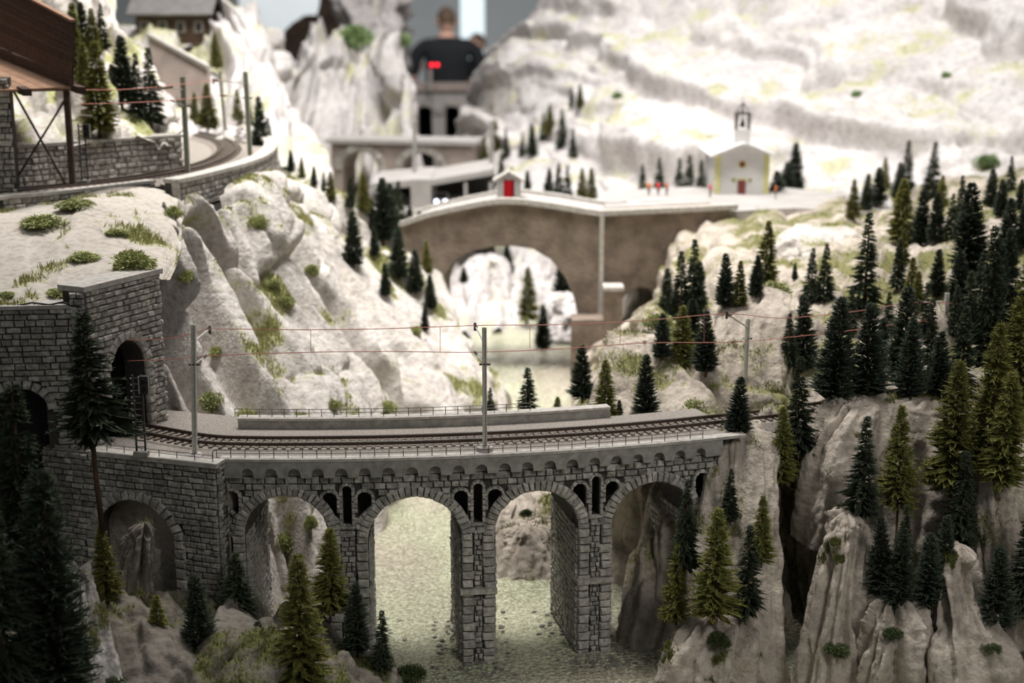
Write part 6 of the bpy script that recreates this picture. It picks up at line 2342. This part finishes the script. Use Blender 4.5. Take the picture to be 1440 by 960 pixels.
clump('above the masonry wall', 'the timber shelter', 'firs above the upper line', [
    (107, 108, 4, 'O', dict(d=1.55, wide=.9)), (118, 70, 3, 'D', dict(d=1.62)), (131, 80, 12, 'O', dict(d=1.58)), (143, 70, 4, 'G', dict(d=1.62)), (140, 186, 58, 'O', dict(d=1.47, wide=1.0)), (120, 130, 60, 'O', dict(d=1.5)),
    (158, 150, 90, 'O', dict(d=1.55)), (172, 150, 50, 'D', dict(d=1.55)), (195, 172, 74, 'G', dict(d=1.55, wide=.9)), (213, 176, 66, 'G', dict(d=1.56, wide=1.0))])
clump('beyond the upper bend', 'the far mast', 'firs beyond the upper bend', [
    (292, 182, 118, 'O', dict(d=1.98, wide=1.3)), (275, 175, 130, 'O', dict(d=2.02)), (335, 170, 125, 'O', dict(d=2.1)), (352, 195, 150, 'D', dict(d=1.95)), (366, 212, 136, 'D', dict(d=1.85, wide=.9)), (380, 225, 165, 'G', dict(d=1.95)), (305, 96, 46, 'O', dict(d=2.35, wide=1.1)), (334, 90, 58, 'G', dict(d=2.45))])
clump('in the valley', 'the arch', 'firs under the stone bridge', [
    (652, 398, 375, 'D', dict(d=2.3, wide=1.6, label='small dark fir at the foot of the arch under the bridge')), (714, 388, 344, 'D', dict(d=2.45, wide=1.3, label='dark fir under the crown of the stone arch')), (742, 452, 376, 'O', dict(d=2.2, label='olive fir between white boulders under the bridge')),
    (762, 492, 428, 'D', dict(d=2.05, label='dark fir at the water edge by the bridge pier')), (790, 425, 366, 'D', dict(d=2.2, wide=1.5, label='broad dark fir beside the bridge pier')), (808, 428, 385, 'D', dict(d=2.2, wide=1.3, label='low dark fir squeezed against the bridge pier'))])


def shrub_mesh(k, mat):
    r = np.random.default_rng(77 + k)
    nb = 26
    c = r.normal(0, 1, (nb, 3))
    c /= np.linalg.norm(c, axis=1, keepdims=True)
    c *= 0.36 * r.random((nb, 1)) ** 0.4
    c[:, 2] = np.abs(c[:, 2]) * 0.95 + 0.12
    rad = 0.14 + 0.1 * r.random(nb)
    m = 110
    u = r.normal(size=(nb, m, 3))
    u /= np.linalg.norm(u, axis=2, keepdims=True)
    p = c[:, None] + u * (rad[:, None] * (0.6 + 0.5 * r.random((nb, m))))[..., None]
    d = u + r.normal(0, 0.5, (nb, m, 3)) + np.array([0, 0, 0.35])
    d /= np.linalg.norm(d, axis=2, keepdims=True)
    s = np.cross(d, r.normal(size=(nb, m, 3)))
    s /= np.linalg.norm(s, axis=2, keepdims=True)
    w = 0.016 + 0.012 * r.random((nb, m, 1))
    ln = 0.07 + 0.05 * r.random((nb, m, 1))
    V = np.stack([p, p + d * ln * 0.5 + s * w, p + d * ln, p + d * ln * 0.5 - s * w], 2).reshape(-1, 3)
    return np_mesh('foliage', V, np.arange(len(V)).reshape(-1, 4), mat, False)


SHR = {(m_, k): shrub_mesh(k + 5 * i, m_) for i, m_ in enumerate(('shrub_green', 'shrub_dark', 'far_green')) for k in range(3)}
STEM = MB().tube([(0, 0, -0.15), (0.02, 0, 0.1), (0, 0.02, 0.35)], [0.03, 0.025, 0.012], 6).mesh('stem', 'bark')
_sn = 0


def shrub(px, py, w, label, mat='shrub_green', d=None, tall=0.8):
    """px, py: where its foot shows; w: width in photo pixels"""
    global _sn
    p = hit(px, py) if d is None else P(px, py, d)
    if p is None:
        p = P(px, py, 1.2)
    s = w * p[1] / FPX
    root = empty('shrub', p)
    tag(root, label, 'shrub', 'shrubs on the rocks')
    root.rotation_euler = (0, 0, _sn * 1.7)
    root.scale = (s, s, s * tall)
    for nm, me in (('stem', STEM), ('foliage', SHR[(mat, _sn % 3)])):
        o = bpy.data.objects.new(nm, me)
        COL.objects.link(o)
        o.parent = root
    _sn += 1


for a in (
    (190, 386, 66, 'dense green shrub at the top edge of the tunnel portal'), (245, 305, 30, 'small green shrub below the start of the curved wall'),
    (362, 318, 32, 'round green shrub under the curved wall'), (298, 575, 48, 'bright shrub beside the corner mast behind the abutment'), (305, 500, 26, 'leafy sprig on the cliff by the corner mast'),
    (345, 592, 40, 'low pale shrub at the cliff foot behind the rear railing'), (420, 598, 36, 'small shrub at the cliff foot behind the track'), (262, 395, 30, 'green shrub on the rock edge beside the portal wall'),
    (400, 430, 34, 'shrub in a cleft half up the pale cliff'), (438, 385, 26, 'small shrub on a slanting slab of the pale cliff'), (385, 405, 22, 'tuft-like shrub in the upper cliff cleft'),
    (468, 575, 30, 'shrub at the cliff foot near mid-viaduct'), (585, 470, 24, 'shrub below the lowest cliff fir'), (545, 580, 34, 'grassy shrub in the cliff gully behind the railing')):
    shrub(*a)
for a in (
    (105, 293, 60, 'long green shrub against the low upper wall'), (165, 330, 36, 'green tuft on the sandy shelf near the slope'), (120, 365, 50, 'broad grass tuft in the middle of the sandy shelf'), (90, 415, 55, 'grass tuft near the edge of the sandy shelf'), (10, 417, 30, 'small grass tuft at the shelf edge by the frame'), (60, 318, 70, 'long grass tuft under the low wall')):
    shrub(*a, tall=0.35)
for a in (
    (398, 772, 40, 'green shrub on the rock seen through the first arch', 'shrub_green', None), (436, 742, 26, 'small shrub high on the rock in the first arch', 'shrub_green', None),
    (975, 582, 50, 'green bush beside the track below the dark thicket', 'shrub_green', 1.15), (1010, 545, 26, 'small bush above the track', 'shrub_green', 1.19), (925, 462, 50, 'grassy cap of shrub on the boulder', 'shrub_green', 1.29),
    (1085, 420, 60, 'spread of low shrub on the knoll top', 'shrub_green', 1.33), (1010, 905, 40, 'grass tuft below the large bright olive fir', 'shrub_dark', .955), (1057, 925, 34, 'grass tuft on the pale ledge beside the crevice', 'shrub_dark', .96),
    (1178, 920, 44, 'mossy tuft at the joint of the rock blade and stump', 'shrub_dark', .945), (1254, 895, 32, 'mossy tuft on the broad rock stump', 'shrub_dark', .93), (1395, 915, 30, 'tuft on the ragged ridge flank', 'shrub_dark', .92),
    (235, 965, 60, 'dim shrub at the bottom of the shaded bank', 'shrub_dark', .86), (330, 935, 50, 'pale green bush below the first pier', 'shrub_green', .92), (160, 965, 40, 'pale shrub at the foot of the rock spur', 'shrub_dark', .84),
    (575, 955, 50, 'shrub at the bank end by the water', 'shrub_dark', .965), (375, 905, 46, 'grey-green bush behind the small cone fir', 'shrub_green', .95), (740, 725, 22, 'moss on the boulder under the third arch', 'shrub_dark', 1.2), (772, 760, 40, 'dark moss patch on the boulder side under the third arch', 'shrub_dark', 1.22)):
    shrub(a[0], a[1], a[2], a[3], a[4], a[5], 1.1 if a[5] is None else 0.65)
for a in ((500, 66, 60, 'bright green blurred bush on the far cliff top'), (562, 62, 34, 'green blurred bush beside the tan crag'), (475, 90, 26, 'green blurred bush in the far gap')):
    shrub(a[0], a[1], a[2], a[3], 'far_green', 3.5)
for a in ((1205, 135, 16, 'lone small bush midway up the mountain'), (1330, 108, 16, 'lone bush high on the mountain slope'), (1388, 235, 36, 'green bush above the cluster of slope firs'), (868, 138, 18, 'tiny green bush on the mountain above the road')):
    shrub(a[0], a[1], a[2], a[3], 'far_green')

# loose pebbles round the pier feet
PEB = []
for k in range(4):
    bm = bmesh.new()
    bmesh.ops.create_icosphere(bm, subdivisions=1, radius=1.0)
    rr_ = random.Random(k)
    for v in bm.verts:
        v.co *= rr_.uniform(0.75, 1.2)
        v.co.z *= 0.65
    me = bpy.data.meshes.new('pebble')
    bm.to_mesh(me)
    bm.free()
    me.materials.append(MATS['pebble'])
    PEB.append(me)
V, F, n0 = [], [], 0
bases = [(np.array([v.co[:] for v in m_.vertices]), np.array([tuple(p.vertices) for p in m_.polygons])) for m_ in PEB]
for i in range(700):
    c, zs, rad = ARCHES[1 + (i % 2)]
    s = rng.choice([ARCHES[0][0] + ARCHES[0][2] + .013, ARCHES[1][0] + ARCHES[1][2] + 0.013, ARCHES[2][0] + ARCHES[2][2] + 0.013]) + rng.normal(0, 0.014)
    p = FACE.at(s, ZR, rng.uniform(-WID - 0.01, 0.03))
    b_, f_ = bases[i % 4]
    V.append(b_ * rng.uniform(0.0008, 0.0028) + p)
    F.append(f_ + n0)
    n0 += len(b_)
tag(link('rubble', np_mesh('rubble', np.concatenate(V), np.concatenate(F), 'pebble', False)), 'loose grey rubble round the feet of the viaduct piers', 'rubble', kind='stuff')
